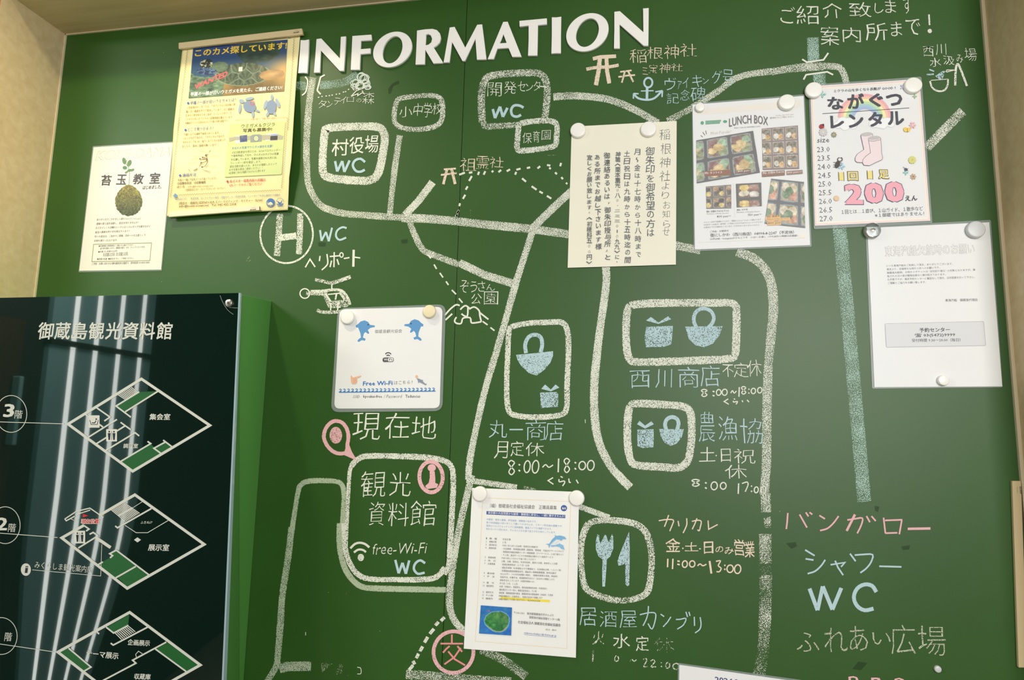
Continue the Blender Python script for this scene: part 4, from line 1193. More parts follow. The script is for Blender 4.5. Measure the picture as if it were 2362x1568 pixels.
for t, x0, y0, x1, y1 in (('下図のような場所で発見されています。', 272, 268, 790, 243), ('リビングタグであるか、アオウミガメであるか', 265, 326, 860, 290), ('分からなくてもOK！ 似ているウミガメを見つけ', 260, 380, 872, 347), ('ましたら、是非ご連絡お願いします！', 250, 440, 750, 415)):
    ln(b, T2, t, x0, y0, x1, y1, 5.8, BR)
dia(b, T2, 222, 843, (60, 104, 186)); ln(b, T2, '連絡方法', 252, 864, 450, 852, 7.6, BL, .004)
ln(b, T2, '写真と一緒に下記をメールで送ってください', 188, 928, 755, 898, 5.6, BR); ln(b, T2, '①目撃年月日　②目撃場所', 180, 978, 590, 958, 6, (84, 76, 50), .02)
ln(b, T2, '送り先　info@bonin-ocean.net', 170, 1030, 695, 1008, 5.8, LG); ln(b, T2, '小笠原海洋センター（エバーラスティング・ネイチャー）', 288, 1070, 878, 1042, 5.6, LG)
b.build('body_text', M_PRINTL, tp)
b = tmb()
gpoly(b, rounded(T2([(940, 105), (1745, 58), (1690, 828), (860, 868)]), 4), (204, 216, 146))
b.build('green_text_box', M_PRINTL, tp)
b = tmb()
ln(b, T2, 'ウミガメ＆クジラ', 1105, 160, 1590, 132, 9, (92, 96, 46), .01); ln(b, T2, '写真も募集中!', 1127, 224, 1550, 202, 9, (96, 84, 44), .03)
ln(b, T2, 'あなたの写真でウミガメ保全を支援！', 970, 470, 1562, 436, 6, (60, 124, 170), .012)
for t, x0, y0, x1, y1, bo in (('保全活動資金を得るため、ELNAではカレンダー', 962, 532, 1668, 492, 0), ('を毎年作成しており、ウミガメかクジラの写真', 960, 580, 1645, 548, .01), ('を公募しています。写真を採用された方には、', 957, 634, 1625, 602, .01), ('カレンダー1部を贈呈します。', 948, 684, 1395, 662, 0), ('保全活動支援のため、あなたが撮影したとって', 938, 734, 1620, 694, 0), ('おき写真を是非ご提供ください！！', 930, 782, 1410, 752, 0), ('※応募者ご本人が撮影されたものに限ります', 925, 828, 1450, 792, 0)):
    ln(b, T2, t, x0, y0, x1, y1, 5.8, (118, 124, 76) if not bo else (88, 88, 48), bo)
gpoly(b, T2([(930, 300), (1010, 285), (1300, 265), (1640, 250), (1718, 275), (1705, 325), (1300, 330), (1010, 335), (935, 355)]), (176, 172, 150))
b.poly(T2([(1015, 270), (1190, 252), (1192, 360), (1020, 388)]), (226, 222, 214)); b.poly(T2([(1462, 238), (1635, 230), (1632, 338), (1458, 345)]), (226, 222, 214))
b.photo(T2([(1085, 268), (1190, 258), (1192, 355), (1088, 364)]), 14, 12, lambda u, v: np.stack([84 + 30 * noise2(u, v, 14, 5), 96 + 26 * noise2(u, v, 14, 5), 130 + 0 * u], -1), .00006)
b.photo(T2([(1530, 248), (1635, 240), (1630, 332), (1525, 336)]), 14, 12, lambda u, v: np.stack([60 + 110 * (v < .3) + 40 * noise2(u, v, 14, 6), 60 + 120 * (v < .3) + 24 * noise2(u, v, 14, 6), 50 + 160 * (v < .3)], -1), .00006)
b.poly(T2([(1238, 275), (1270, 255), (1370, 248), (1405, 262), (1402, 352), (1238, 365)]), (146, 152, 150), extra=.00006)
b.ell(*T2([(1322, 308)])[0], 6, 6.6, (196, 200, 160), extra=.0001); b.ring(*T2([(1322, 308)])[0], 6, 6.6, 1, (90, 124, 130), extra=.00012)
b.build('photo_appeal', M_PRINTL, tp)
b = tmb()
dia(b, T2, 908, 930, (196, 60, 60)); ln(b, T2, '本ポスター募集内容の詳細は', 935, 950, 1455, 925, 7.2, (196, 72, 66), .02); ln(b, T2, 'QRコードからご覧ください', 930, 1005, 1405, 985, 6.8, (196, 72, 66), .015)
b.build('red_text', M_PRINTL, tp)
b = tmb()
ln(b, T2, '★ELNAとは？　海洋生物、主にウミガメの保全・調査をおこなう非営利団体。インドネシアを含む国内外で活躍中', 150, 1202, 1665, 1138, 5.2, (112, 142, 172))
ln(b, T2, '[問合せ・連絡先] 認定NPO法人 エバーラスティング・ネイチャー（ELNA）', 205, 1272, 1415, 1222, 7, (104, 92, 54), .008)
ln(b, T2, 'info@bonin-ocean.net   Tel: 045-432-2358', 205, 1315, 1030, 1282, 6.8, (104, 92, 54), .012)
for cx, cy in ((1532, 1240),):
    (x, y), = T2([(cx, cy)])
    b.ring(x, y, 9.4, 9.8, 1.2, (60, 104, 176)); b.ell(x, y - 1, 8.2, 8.2, (74, 124, 190)); b.ell(x - 1, y + 2, 6.4, 4.6, (236, 228, 190), extra=.00006, rot=.4)
    b.stroke([(x - 6, y + 1), (x - 2, y - 3), (x + 3, y - 2), (x + 6, y + 2)], 1.6, (40, 84, 160), 1, .0001)
    ln(b, PH, 'ELNA', x - 5, y + 7, x + 5, y + 6.4, 3, (50, 90, 160), .03, extra=.0001)
(x, y), = T2([(1670, 1232)])
b.poly([(x - 8, y - 4), (x, y + 1), (x + 5, y - 6), (x + 3, y + 2), (x - 3, y + 3)], (60, 104, 180))
for j in range(3): b.stroke([(x - 8 + j, y + 4 + 2.4 * j), (x + 8 - j, y + 3.4 + 2.4 * j)], 1.3, (70, 120, 190), 1)
b.ring(x, y, 9, 10, .8, (120, 150, 190), a0=190, a1=350)
b.build('contact_text', M_PRINTL, tp)
b = tmb()
def zig(k, p, q, n, a=1.3):
    p, q = np.array(k([p])[0]), np.array(k([q])[0])
    d = (q - p) / np.linalg.norm(q - p); nn = np.array([-d[1], d[0]])
    b.stroke([tuple(p + (q - p) * i / n + nn * a * (1 if i % 2 else -1)) for i in range(n + 1)], .7, (150, 148, 112), 1, sm=0)
zig(T1, (318, 445), (178, 1568), 64); zig(T2, (212, 10), (82, 1160), 66)
zig(T1, (1800, 290), (1712, 1568), 70); zig(T2, (1775, 0), (1735, 560), 34); zig(T2, (1735, 560), (1690, 1030), 30)
zig(T2, (200, 1125), (1680, 1052), 90); zig(T1, (600, 372), (1700, 268), 70)
b.poly(T2([(120, 1140), (150, 1100), (190, 1135), (175, 1160), (140, 1158)]), (120, 160, 196)); b.poly(T1([(1705, 265), (1765, 258), (1750, 285), (1715, 288)]), (110, 150, 200))
b.build('zigzag_border', M_PRINTL, tp)
b = tmb()
tb, tl = (126, 146, 176), (152, 172, 190)
def el(x, y, rx, ry, c, r=0.0, e=0.0): b.ell(*T1([(x, y)])[0], rx * .16585, ry * .16585, c, rot=r, extra=e)
el(1070, 1165, 38, 26, tl, .3); el(1180, 1130, 62, 20, tl, -.2); el(1045, 1265, 18, 70, tl, .15); el(1225, 1345, 18, 48, tl); el(1290, 1300, 32, 14, tl, .3); el(1180, 1240, 90, 78, tb, .4, .00006)
b.build('turtle_picture', M_PRINTL, tp); b = MB(_tn[0], bulge)
el(1490, 1110, 18, 38, tl); el(1400, 1215, 22, 70, tl, .3); el(1570, 1190, 24, 68, tl, -.35); el(1430, 1345, 18, 36, tl, .5); el(1525, 1335, 18, 36, tl, -.5); el(1483, 1245, 68, 98, tb, .05, .00006)
b.build('turtle_picture', M_PRINTL, tp); b = MB(_tn[0] + .0001, bulge)
b.ring(*T1([(1218, 1192)])[0], 5, 5.4, 1, (206, 80, 86), extra=.0001); b.ring(*T1([(1218, 1192)])[0], 3, 3.2, .7, (206, 80, 86), extra=.0001)
for j in range(6):
    ln(b, T1, '2010年', 1285 + j * -2, 1105 + 38 * j, 1360, 1100 + 38 * j, 2.6, (170, 168, 130)); ln(b, T1, '2011年', 1580 + 10 * j, 1110 + 38 * j, 1660 + 5 * j, 1105 + 38 * j, 2.6, (170, 168, 130))
b.build('diagram_notes', M_PRINTL, tp); b = MB(_tn[0] + .0001, bulge)
def ar(p):
    b.stroke(T2(p), 1.1, (104, 76, 52), 1, sm=1)
    b.ell(*T2([p[-1]])[0], 1.7, 1.7, (84, 60, 44))
ar([(610, 600), (608, 575), (600, 560), (595, 545)]); ar([(612, 605), (590, 590), (565, 585), (548, 582)]); ar([(610, 610), (575, 605), (540, 610), (510, 605)]); ar([(612, 600), (600, 635), (565, 655), (528, 660)]); ar([(614, 600), (612, 660), (585, 705), (540, 722)])
for t, x, y in (('Japan', 515, 505), ('Okinawa', 415, 575), ('Taiwan', 380, 612), ('Philippines', 322, 672), ('Ogasawara', 630, 577), ('Indonesia', 585, 720)):
    ln(b, T2, t, x, y, x + 16 * len(t), y - 6, 3, (222, 160, 136))
for x, y, rx, ry, r in ((640, 470, 22, 10, -1), (590, 530, 40, 10, -.6), (500, 665, 14, 30, 0), (435, 735, 34, 22, -.6), (345, 740, 30, 8, .9), (590, 755, 46, 12, .3), (640, 775, 20, 8, .2)):
    b.ell(*T2([(x, y)])[0], rx * .16, ry * .16, (222, 216, 186), rot=r)
b.build('sea_route_map', M_PRINTL, tp)
_tn[1] = b
def barq(name, pix, d, thick, mat, parent, label=None):
    f = WA(pix, d + thick).tolist(); bk = [(p[0], -(d), p[2]) for p in f]
    return prism(name, f, bk, mat, parent, label, bevel=.0012)
mbar1 = barq('magnetic_bar', T1([(190, 352), (1905, 150), (1920, 235), (190, 437)]), .0045, .0065, M_BAR, tp)
mbar2 = barq('magnetic_bar', T2([(58, 1360), (1365, 1275), (1390, 1345), (52, 1445)]), .009, .006, M_BARC, tp)
bb = MB(.0113)
ln(bb, T1, 'MADE IN JAPAN', 1808, 192, 1865, 186, 1.6, (120, 104, 80)); ln(bb, T1, 'EDAM', 1790, 222, 1868, 213, 3, (50, 44, 40), .05)
bb.build('small_print', M_PRINT, mbar1)
bb = MB(.0153)
ln(bb, T2, 'MADE IN JAPAN', 1250, 1318, 1312, 1312, 1.6, (150, 130, 104)); ln(bb, T2, 'EDAM', 1232, 1352, 1318, 1342, 3, (60, 52, 46), .05)
bb.stroke(T2([(1372, 1298), (1378, 1345)]), 2, (50, 44, 40), 1)
bb.build('small_print', M_PRINT, mbar2)

# --- shrine note
sh = Sheet('handwritten_note', 'cream sheet with vertical brush-pen handwriting under two white magnets', 'note', HN([(118, 132), (1118, 78), (1110, 1445), (80, 1475)]), .0025, M_CREAM)
b = sh.mb()
for ch, x, y in (('稲', 1003, 208), ('根', 1013, 342), ('神', 1003, 472), ('社', 1005, 600), ('よ', 1010, 695), ('り', 1008, 785), ('お', 1022, 878), ('知', 1015, 965), ('ら', 1020, 1060), ('せ', 1015, 1132)):
    s_ = 50 if ch in '稲根神社' else 34
    b.box(ch, x - s_, y - s_, x + s_, y + s_, HN, c=(98, 100, 108), bold=-.018, warp=.5, lean=.06)
def column(txt, x0, y0, x1, y1, sz):
    n = len(txt)
    for i, ch in enumerate(txt):
        t = i / (n - 1)
        x, y = x0 + (x1 - x0) * t, y0 + (y1 - y0) * t
        s_ = sz * (1.0 if ord(ch) > 0x4e00 else .8)
        hx = hy = s_
        if ch in '～-｜': hx, hy = s_ * .16, s_ * .8
        if ch == '・': hx = hy = s_ * .2
        if ch in '〇': hx, hy = s_ * .5, s_ * .6
        if ch in '三二一': hy = s_ * .45
        if ch in '。、': hx = hy = s_ * .3
        if ch in '（）': hx, hy = s_, s_ * .3
        if ch in '「」': hx = hy = s_ * .35; x += s_ * (.8 if ch == '「' else -.5)
        if ch in '（）':
            s2 = 1 if ch == '（' else -1
            b.stroke(HN([(x - hx, y + 10 * s2), (x, y - 8 * s2), (x + hx, y + 10 * s2)]), 1.8, (98, 100, 108), 1)
        elif ch == '～':
            b.stroke(HN([(x, y - hy * .9), (x - 8, y - hy * .3), (x + 8, y + hy * .3), (x, y + hy * .9)]), 2, (98, 100, 108), 1)
        elif ch == '-':
            b.stroke(HN([(x, y - 14), (x, y + 14)]), 1.8, (98, 100, 108), 1)
        else:
            b.box(ch, x - hx, y - hy, x + hx, y + hy, HN, c=(98, 100, 108), bold=.006, warp=.4, lean=.06)
column('御朱印を御希望の方は', 862, 365, 868, 1140, 42)
column('月～金は十七時から十八時まで', 740, 372, 752, 1348, 30)
column('土日祝日は九時から十五時迄の間', 642, 388, 650, 1400, 29)
column('神職（栗本重光〇八〇・二三三〇-〇九九）に、', 557, 395, 550, 1420, 25)
column('御連絡あるいは「御朱印授与所」と', 452, 408, 462, 1375, 30)
column('ある所までお越し下さいます様', 360, 422, 374, 1270, 29)
column('宜しくお願い致します。（初穂料五〇〇円）', 288, 424, 285, 1425, 25)
sh.fin(b, 'handwriting')

# --- lunch box flyer
sh = Sheet('flyer', 'laminated LUNCH BOX flyer with photos of boxed meals', 'flyer', LB([(70, 166), (1100, 85), (1160, 1468), (92, 1508)]), .0015, M_WLAM, LB([(63, 152), (1110, 70), (1174, 1482), (82, 1524)]), 3, ink=M_PRINTL)
b = sh.mb()
b.poly(LB([(95, 215), (1065, 125), (1068, 190), (98, 262)]), (238, 233, 224))
sh.fin(b, 'beige_band'); b = sh.mb()
b.poly(LB([(1065, 1365), (1115, 1362), (1118, 1400), (1068, 1403)]), (240, 232, 220))
b.stroke(LB([(125, 1445), (1110, 1400)]), .8, (222, 216, 204), 1)
sh.fin(b, 'beige_foot_line')
b = sh.mb()
V_, F_, _s = glyphs('LUNCH BOX', 0, 2)
for e_, cc_ in ((0.0, (150, 148, 150)), (.00006, (110, 106, 112))):
    off = 1.0 if e_ == 0 else 0
    t = V_[:, 0]
    xx = 408 + 360 * t; base = 372 - 15 * t - 26 * np.sin(np.pi * t)
    yy = base - V_[:, 1] * (78 + 0 * t)
    b.add([(x + off, y + off) for x, y in LB(np.c_[xx, yy])], F_, cc_, 1.0, e_)
sh.fin(b, 'arched_title')
b = sh.mb()
for j in range(3): b.stroke(LB([(190, 320 + 12 * j), (335 - 6 * j, 312 + 12 * j)]), 2.2, (98, 168, 132), 1)
b.ell(*LB([(160, 335)])[0], 4, 4.2, (98, 168, 132), n=8); b.ell(*LB([(372, 322)])[0], 5, 3.4, (98, 168, 132), n=8)
sh.fin(b, 'green_logo')
b = sh.mb()
ln(b, LB, "Baba's Cafe by WESTBROOK'S", 458, 390, 698, 376, 3.6, (120, 118, 116))
ln(b, LB, 'Most Popular!', 235, 455, 425, 435, 9, (196, 188, 170), -.02, lean=.2)
for p in ([(145, 450), (165, 465)], [(165, 420), (185, 450)], [(192, 405), (200, 440)]): b.stroke(LB(p), 1.2, (120, 104, 90), 1)
ln(b, LB, 'Order by 9:00 a.m.', 840, 275, 1012, 262, 3.6, (176, 168, 156)); ln(b, LB, '朝9時までにご予約ください。', 790, 298, 1012, 284, 4.2, (176, 168, 156))
sh.fin(b, 'heading_text'); b = sh.mb()
ln(b, LB, '例3: 日替わりBOX その2', 200, 1167, 408, 1157, 4.6, (110, 108, 108), .01); ln(b, LB, 'Example of Daily Special', 202, 1187, 400, 1178, 3.4, (170, 168, 164)); ln(b, LB, '800 yen～', 297, 1218, 430, 1212, 6.2, (100, 98, 98))
ln(b, LB, '例4: ガチ弁', 482, 1152, 582, 1146, 4.6, (110, 108, 108), .01); ln(b, LB, 'Example of Regular Bento', 482, 1172, 698, 1163, 3.4, (170, 168, 164)); ln(b, LB, '750 yen～', 583, 1204, 714, 1196, 6.2, (100, 98, 98))
for i in range(20): b.ell(*LB([(452 + .4 * i, 900 + 16 * i)])[0], .5, .5, (150, 140, 130), n=6)
sh.fin(b, 'price_text'); b = sh.mb()
ln(b, LB, 'メニューはまで日替わりとなり、掲載もメニューによって変わります', 175, 1263, 705, 1237, 3.8, (150, 150, 150))
ln(b, LB, '（50名分～140名分）要予約（ご予約いただければメニューのリクエスト', 175, 1287, 722, 1260, 3.8, (150, 150, 150))
ln(b, LB, 'も受付けできる場合もございます（できなかったらゴメンなさい）', 175, 1311, 690, 1287, 3.8, (150, 150, 150))
sh.fin(b, 'small_text'); b = sh.mb()
ln(b, LB, 'ご予約・お問合せ', 232, 1354, 405, 1342, 4.8, (120, 116, 116)); ln(b, LB, '宿にしかわ（西川商店）04994-8-2247（不定休）', 235, 1392, 1012, 1362, 8, (96, 92, 96), 0)
ln(b, LB, '公式LINE・Instagramからもどうぞ　11:30～お渡し（それ以外の時間は応相談）', 232, 1422, 1045, 1390, 5.4, (120, 116, 116))
sh.fin(b, 'contact_text')
def meals(nx_, ny_, pal, seed, bg=(56, 54, 56), rim=(126, 146, 152), ox=.0, oy=.0):
    r_ = np.random.default_rng(seed)
    def fn(u, v):
        n2 = noise2(u * nx_, v * ny_, 34, seed); n3 = noise2(u * nx_, v * ny_, 13, seed + 9)
        U, V2 = u * nx_ + ox, v * ny_ + oy
        fu, fv = U - np.floor(U) - .5, V2 - np.floor(V2) - .5
        c = np.tile(np.array(bg, float), (len(u), 1))
        dd = np.maximum(np.abs(fu), np.abs(fv)) + .06 * (np.abs(fu) + np.abs(fv))
        c[dd < .47] = rim
        ins = dd < .43
        ft = np.tile(np.array(pal[0], float), (len(u), 1))
        for k, p in enumerate(pal[1:]):
            cx, cy = ((.2, -.18), (-.18, .12), (.2, .2), (-.2, -.2), (0, 0))[k % 5]
            m_ = (fu - cx) ** 2 + (fv - cy) ** 2 < (.20 + .045 * n3) ** 2
            ft[m_] = p
        c[ins] = ft[ins]
        c[ins] += (36 * n2)[ins][:, None]
        return c * .66 + 78
    return fn
b = sh.mb(); b.photo(LB([(105, 497), (632, 408), (695, 795), (110, 895)]), 96, 78, meals(2.45, 2.0, [(110, 84, 72), (136, 172, 134), (222, 186, 118), (128, 140, 96), (120, 78, 76), (206, 172, 108)], 3, ox=.62, oy=.0)); sh.fin(b, 'meal_photo'); sh.d -= .0001 + b.inc
b = sh.mb(); b.photo(LB([(713, 388), (1047, 358), (1060, 760), (722, 770)]), 84, 96, meals(2.8, 3.05, [(104, 92, 74), (92, 88, 74), (216, 212, 200), (206, 156, 92)], 4, ox=.25, bg=(110, 90, 88), rim=(190, 180, 172))); sh.fin(b, 'meal_photo'); sh.d -= .0001 + b.inc
b = sh.mb(); b.photo(LB([(195, 925), (428, 907), (430, 1125), (200, 1130)]), 60, 52, meals(1.9, 2.0, [(92, 78, 66), (60, 52, 50), (66, 58, 60), (214, 186, 96), (172, 128, 92)], 5, ox=.55, bg=(80, 72, 68), rim=(160, 152, 140))); sh.fin(b, 'meal_photo'); sh.d -= .0001 + b.inc
b = sh.mb(); b.photo(LB([(473, 900), (707, 888), (712, 1105), (480, 1117)]), 56, 50, meals(1.0, 1.5, [(110, 80, 68), (142, 96, 84), (216, 204, 178), (206, 200, 190), (226, 190, 96)], 6, bg=(48, 48, 46), rim=(60, 60, 58))); sh.fin(b, 'meal_photo'); sh.d -= .0001 + b.inc
b = sh.mb(); b.photo(LB([(800, 852), (1103, 882), (1115, 1308), (738, 1268)]), 74, 84, meals(1.75, 2.0, [(150, 128, 98), (214, 196, 160), (70, 104, 70), (212, 140, 110), (210, 196, 170), (84, 112, 78)], 8, ox=.5, bg=(62, 62, 66), rim=(110, 138, 152))); sh.fin(b, 'meal_photo'); sh.d -= .0001 + b.inc
sh.d += .0001
for tag, col_, words in (([(180, 782), (425, 768), (425, 820), (180, 832)], (150, 112, 98), [('例1: タコライス', 184, 812, 345, 802, 5.4, .02)]),
        ([(485, 772), (612, 762), (612, 798), (485, 806)], (140, 112, 104), [('800 yen~', 490, 798, 608, 788, 6, .01)]),
        ([(713, 787), (925, 772), (927, 820), (715, 836)], (150, 118, 108), [('例2: 日替わりBOX', 720, 812, 920, 798, 5.6, .015)]),
        ([(942, 780), (1090, 770), (1092, 805), (944, 817)], (160, 132, 124), [('800 yen~~', 948, 810, 1086, 798, 5.6, 0)]),
        ([(755, 1196), (885, 1186), (886, 1214), (975, 1210), (976, 1238), (756, 1244)], (226, 186, 132), [('例5: 麻婆丼', 760, 1216, 880, 1206, 5.2, .015), ('Mapo tofu on rice', 762, 1236, 960, 1228, 3, 0)]),
        ([(762, 1250), (890, 1244), (892, 1280), (764, 1286)], (226, 186, 132), [('800 yen', 770, 1280, 886, 1272, 6, .005)])):
    b = sh.mb(); b.poly(LB(tag), col_)
    for t_, x0, y0, x1, y1, h_, bo_ in words:
        ln(b, LB, t_, x0, y0, x1, y1, h_, (238, 232, 226) if col_[0] < 200 else (116, 100, 84), bo_, extra=.00006)
    sh.fin(b, 'price_tag'); sh.d -= .0001 + b.inc
sh.d += .0001

# --- rubber boot rental poster
sh = Sheet('boot_rental_poster', 'laminated pink-bordered rubber boot rental poster reading 200 yen', 'poster', NG([(80, 122), (1148, 52), (1254, 1437), (126, 1486)]), .0030, M_WLAM, NG([(62, 108), (1168, 28), (1274, 1460), (115, 1520)]), 4, ink=M_PRINTL)
b = sh.mb()
qi = NG([(92, 135), (1138, 66), (1242, 1426), (136, 1472)])
b.stroke(qi, 2.6, (246, 214, 212), 1, closed=True, sm=0)
b.stroke(NG([(104, 150), (1126, 82), (1230, 1412), (148, 1458)]), 2.6, (250, 240, 222), 1, closed=True, sm=0)
sh.fin(b, 'pink_border')
b = sh.mb()
cx, cy = 612, 440
for i, (r0, c0) in enumerate(((250, (240, 178, 184)), (222, (246, 200, 180)), (196, (248, 240, 178)), (170, (196, 226, 180)), (142, (170, 208, 214)), (116, (172, 190, 228)))):
    b.stroke(NG([(cx + r0 * math.cos(a), cy - r0 * .92 * math.sin(a)) for a in np.linspace(.05, math.pi - .05, 26)]), 6.8, c0, 1, sm=0, edge=False)
for px, py, rr_ in ((400, 470, 55), (460, 480, 58), (350, 500, 40), (420, 515, 45), (500, 510, 36), (760, 480, 60), (830, 470, 50), (700, 490, 45), (790, 505, 40), (870, 495, 34)):
    b.ell(*NG([(px, py)])[0], rr_ * .236 + .5, rr_ * .2 + .5, (196, 196, 200), extra=.00002)
for px, py, rr_ in ((400, 470, 55), (460, 480, 58), (350, 500, 40), (420, 515, 45), (500, 510, 36), (760, 480, 60), (830, 470, 50), (700, 490, 45), (790, 505, 40), (870, 495, 34)):
    b.ell(*NG([(px, py)])[0], rr_ * .236 - .2, rr_ * .2 - .2, (244, 245, 248), extra=.00005)
sh.fin(b, 'rainbow_picture')
b = sh.mb()
ln(b, NG, 'ミクラの山を歩くなら長靴が GOOD ！', 312, 185, 915, 152, 7.2, (70, 70, 82), .018)
INK = (66, 68, 80)
for ch, x0, y0, x1, y1 in (('な', 252, 225, 410, 352), ('が', 448, 190, 612, 345), ('ぐ', 658, 190, 798, 325), ('つ', 826, 195, 985, 315), ('レ', 280, 410, 415, 535), ('ン', 458, 395, 605, 530), ('タ', 652, 372, 795, 520), ('ル', 840, 365, 1003, 503)):
    b.box(ch, x0, y0, x1, y1, NG, c=INK, bold=.03, warp=0)
b.stroke(NG([(200, 390), (1048, 334)]), 1.1, INK, 1)
ln(b, NG, 'size', 148, 674, 266, 668, 11, (84, 86, 94), 0, upv=(0.02, -1))
for i in range(9):
    ln(b, NG, '%.1f' % (23 + .5 * i), 148 + 3.2 * i, 766 + 84.5 * i, 272 + 3.4 * i, 762 + 84.5 * i, 12, (84, 86, 98), -.008, upv=(-.03, -1))
ln(b, NG, 'えん', 1010, 1245, 1130, 1240, 12.5, INK, .025)
ln(b, NG, '１回とは…１遊び、１山ガイド、１散歩など', 388, 1372, 1183, 1337, 10, (100, 102, 108), -.004); ln(b, NG, '※１御蔵ではありません！', 715, 1404, 1195, 1385, 9.4, (100, 102, 108), -.004)
sh.fin(b, 'lettering')
b = sh.mb()
for e_, cc_, gr in ((0, (96, 92, 78), 4), (.00006, (240, 222, 132), -3)):
    for ch, x0, y0, x1, y1 in (('1', 362, 962, 410, 1045), ('回', 450, 955, 550, 1045), ('1', 642, 947, 692, 1030), ('足', 750, 938, 852, 1028)):
        b.box(ch, x0 - gr, y0 - gr, x1 + gr, y1 + gr, NG, c=cc_, bold=.045 if e_ == 0 else .022, warp=0, extra=e_)
for e_, cc_, gr in ((0, (74, 74, 110), 4), (.00006, (240, 170, 184), -2)):
    for ch, x0, y0, x1, y1 in (('2', 422, 1077, 602, 1280), ('0', 617, 1064, 802, 1268), ('0', 817, 1052, 1003, 1256)):
        b.box(ch, x0 - gr, y0 - gr, x1 + gr, y1 + gr, NG, c=cc_, bold=.05 if e_ == 0 else .040, warp=0, extra=e_)
sh.fin(b, 'price_lettering')
b = sh.mb()
OUT = (110, 104, 112); PNK = (240, 222, 226)
def outlined(pts, c):
    b.poly(NG(pts), c, extra=.00003); b.stroke(NG(pts), 1.0, OUT, 1, .00006, closed=True, sm=0)
outlined([(575, 605), (690, 590), (690, 700), (672, 780), (640, 820), (590, 868), (540, 866), (520, 850), (520, 820), (540, 785), (605, 740)], PNK)
b.ell(*NG([(632, 592)])[0], 13.5, 4.6, (196, 192, 192), extra=.00008, rot=-.1)
b2 = b
sh.fin(b, 'boot_picture')
b = sh.mb()
outlined([(648, 632), (768, 628), (775, 700), (778, 770), (788, 820), (782, 840), (720, 868), (660, 898), (605, 893), (592, 870), (595, 840), (625, 805), (670, 772)], PNK)
b.ell(*NG([(706, 627)])[0], 14, 4.8, (196, 192, 192), extra=.00008, rot=-.08)
b.stroke(NG([(650, 655), (700, 660), (766, 645)]), .9, OUT, 1, .00009)
sh.fin(b, 'boot_picture')
def flower(x, y, r, c, cc_, n=8):
    b = sh.mb()
    for i in range(n):
        a = 2 * math.pi * i / n
        b.ell(*NG([(x + r * .62 * math.cos(a), y + r * .62 * math.sin(a))])[0], r * .1, r * .06, c, n=8, rot=a, extra=.00002)
    b.ell(*NG([(x, y)])[0], r * .06, r * .06, cc_, n=8, extra=.00005)
    sh.fin(b, 'flower_picture'); sh.d -= .0001 + b.inc
flower(207, 570, 42, (206, 202, 208), (236, 226, 180), 10); flower(312, 595, 28, (150, 150, 130), (210, 196, 120)); flower(1082, 502, 34, (236, 186, 198), (246, 226, 190), 6)
flower(1078, 842, 38, (214, 214, 128), (196, 190, 100), 12); flower(1088, 1005, 30, (196, 170, 140), (130, 110, 90), 7); flower(337, 1217, 28, (226, 196, 160), (236, 206, 160), 10); flower(1103, 220, 22, (160, 196, 150), (200, 214, 160), 4)
flower(200, 200, 34, (140, 206, 200), (190, 220, 210), 4); flower(990, 128, 30, (190, 186, 212), (220, 216, 230), 5); flower(1015, 965, 26, (130, 200, 190), (190, 220, 210), 4); flower(388, 905, 34, (160, 206, 230), (226, 226, 230), 5)
b = sh.mb()
b.ell(*NG([(193, 515)])[0], 6, 5.6, (176, 52, 56), extra=.00006); b.ell(*NG([(207, 500)])[0], 2.4, 2.6, (44, 40, 44), extra=.00008)
for x, y in ((185, 508), (188, 525), (200, 522)): b.ell(*NG([(x, y)])[0], 1, 1, (44, 40, 44), n=8, extra=.0001)
sh.fin(b, 'ladybird_picture'); b = sh.mb()
b.ell(*NG([(1012, 545)])[0], 4.4, 5.6, (244, 206, 96), rot=-.5, extra=.00006); b.ell(*NG([(1045, 545)])[0], 3.8, 5.2, (244, 206, 96), rot=.5, extra=.00006); b.stroke(NG([(1028, 530), (1032, 572)]), 1.2, (150, 120, 60), 1, .0001)
sh.fin(b, 'butterfly_picture'); b = sh.mb()
b.ell(*NG([(348, 885)])[0], 5.4, 9, (62, 54, 54), rot=.35, extra=.00008)
b.stroke(NG([(352, 850), (350, 828), (368, 818)]), 1.8, (62, 54, 54), 1, .0001, sm=1); b.stroke(NG([(368, 855), (392, 848), (392, 825), (378, 818)]), 1.8, (62, 54, 54), 1, .0001, sm=1)
for s_, yy_ in ((-1, 870), (-1, 895), (-1, 915), (1, 865), (1, 890)): b.stroke(NG([(348, yy_), (348 + s_ * 42, yy_ + 6 * s_)]), 1, (62, 54, 54), 1, .0001)
sh.fin(b, 'beetle_picture'); b = sh.mb()
b.ell(*NG([(1018, 935)])[0], 4, 3, (70, 70, 110), rot=.6, extra=.00008); b.stroke(NG([(990, 910), (1015, 930), (1040, 950)]), .9, (60, 60, 90), 1, .0001); b.stroke(NG([(1005, 950), (1040, 925)]), .9, (60, 60, 90), 1, .0001)
sh.fin(b, 'insect_picture')

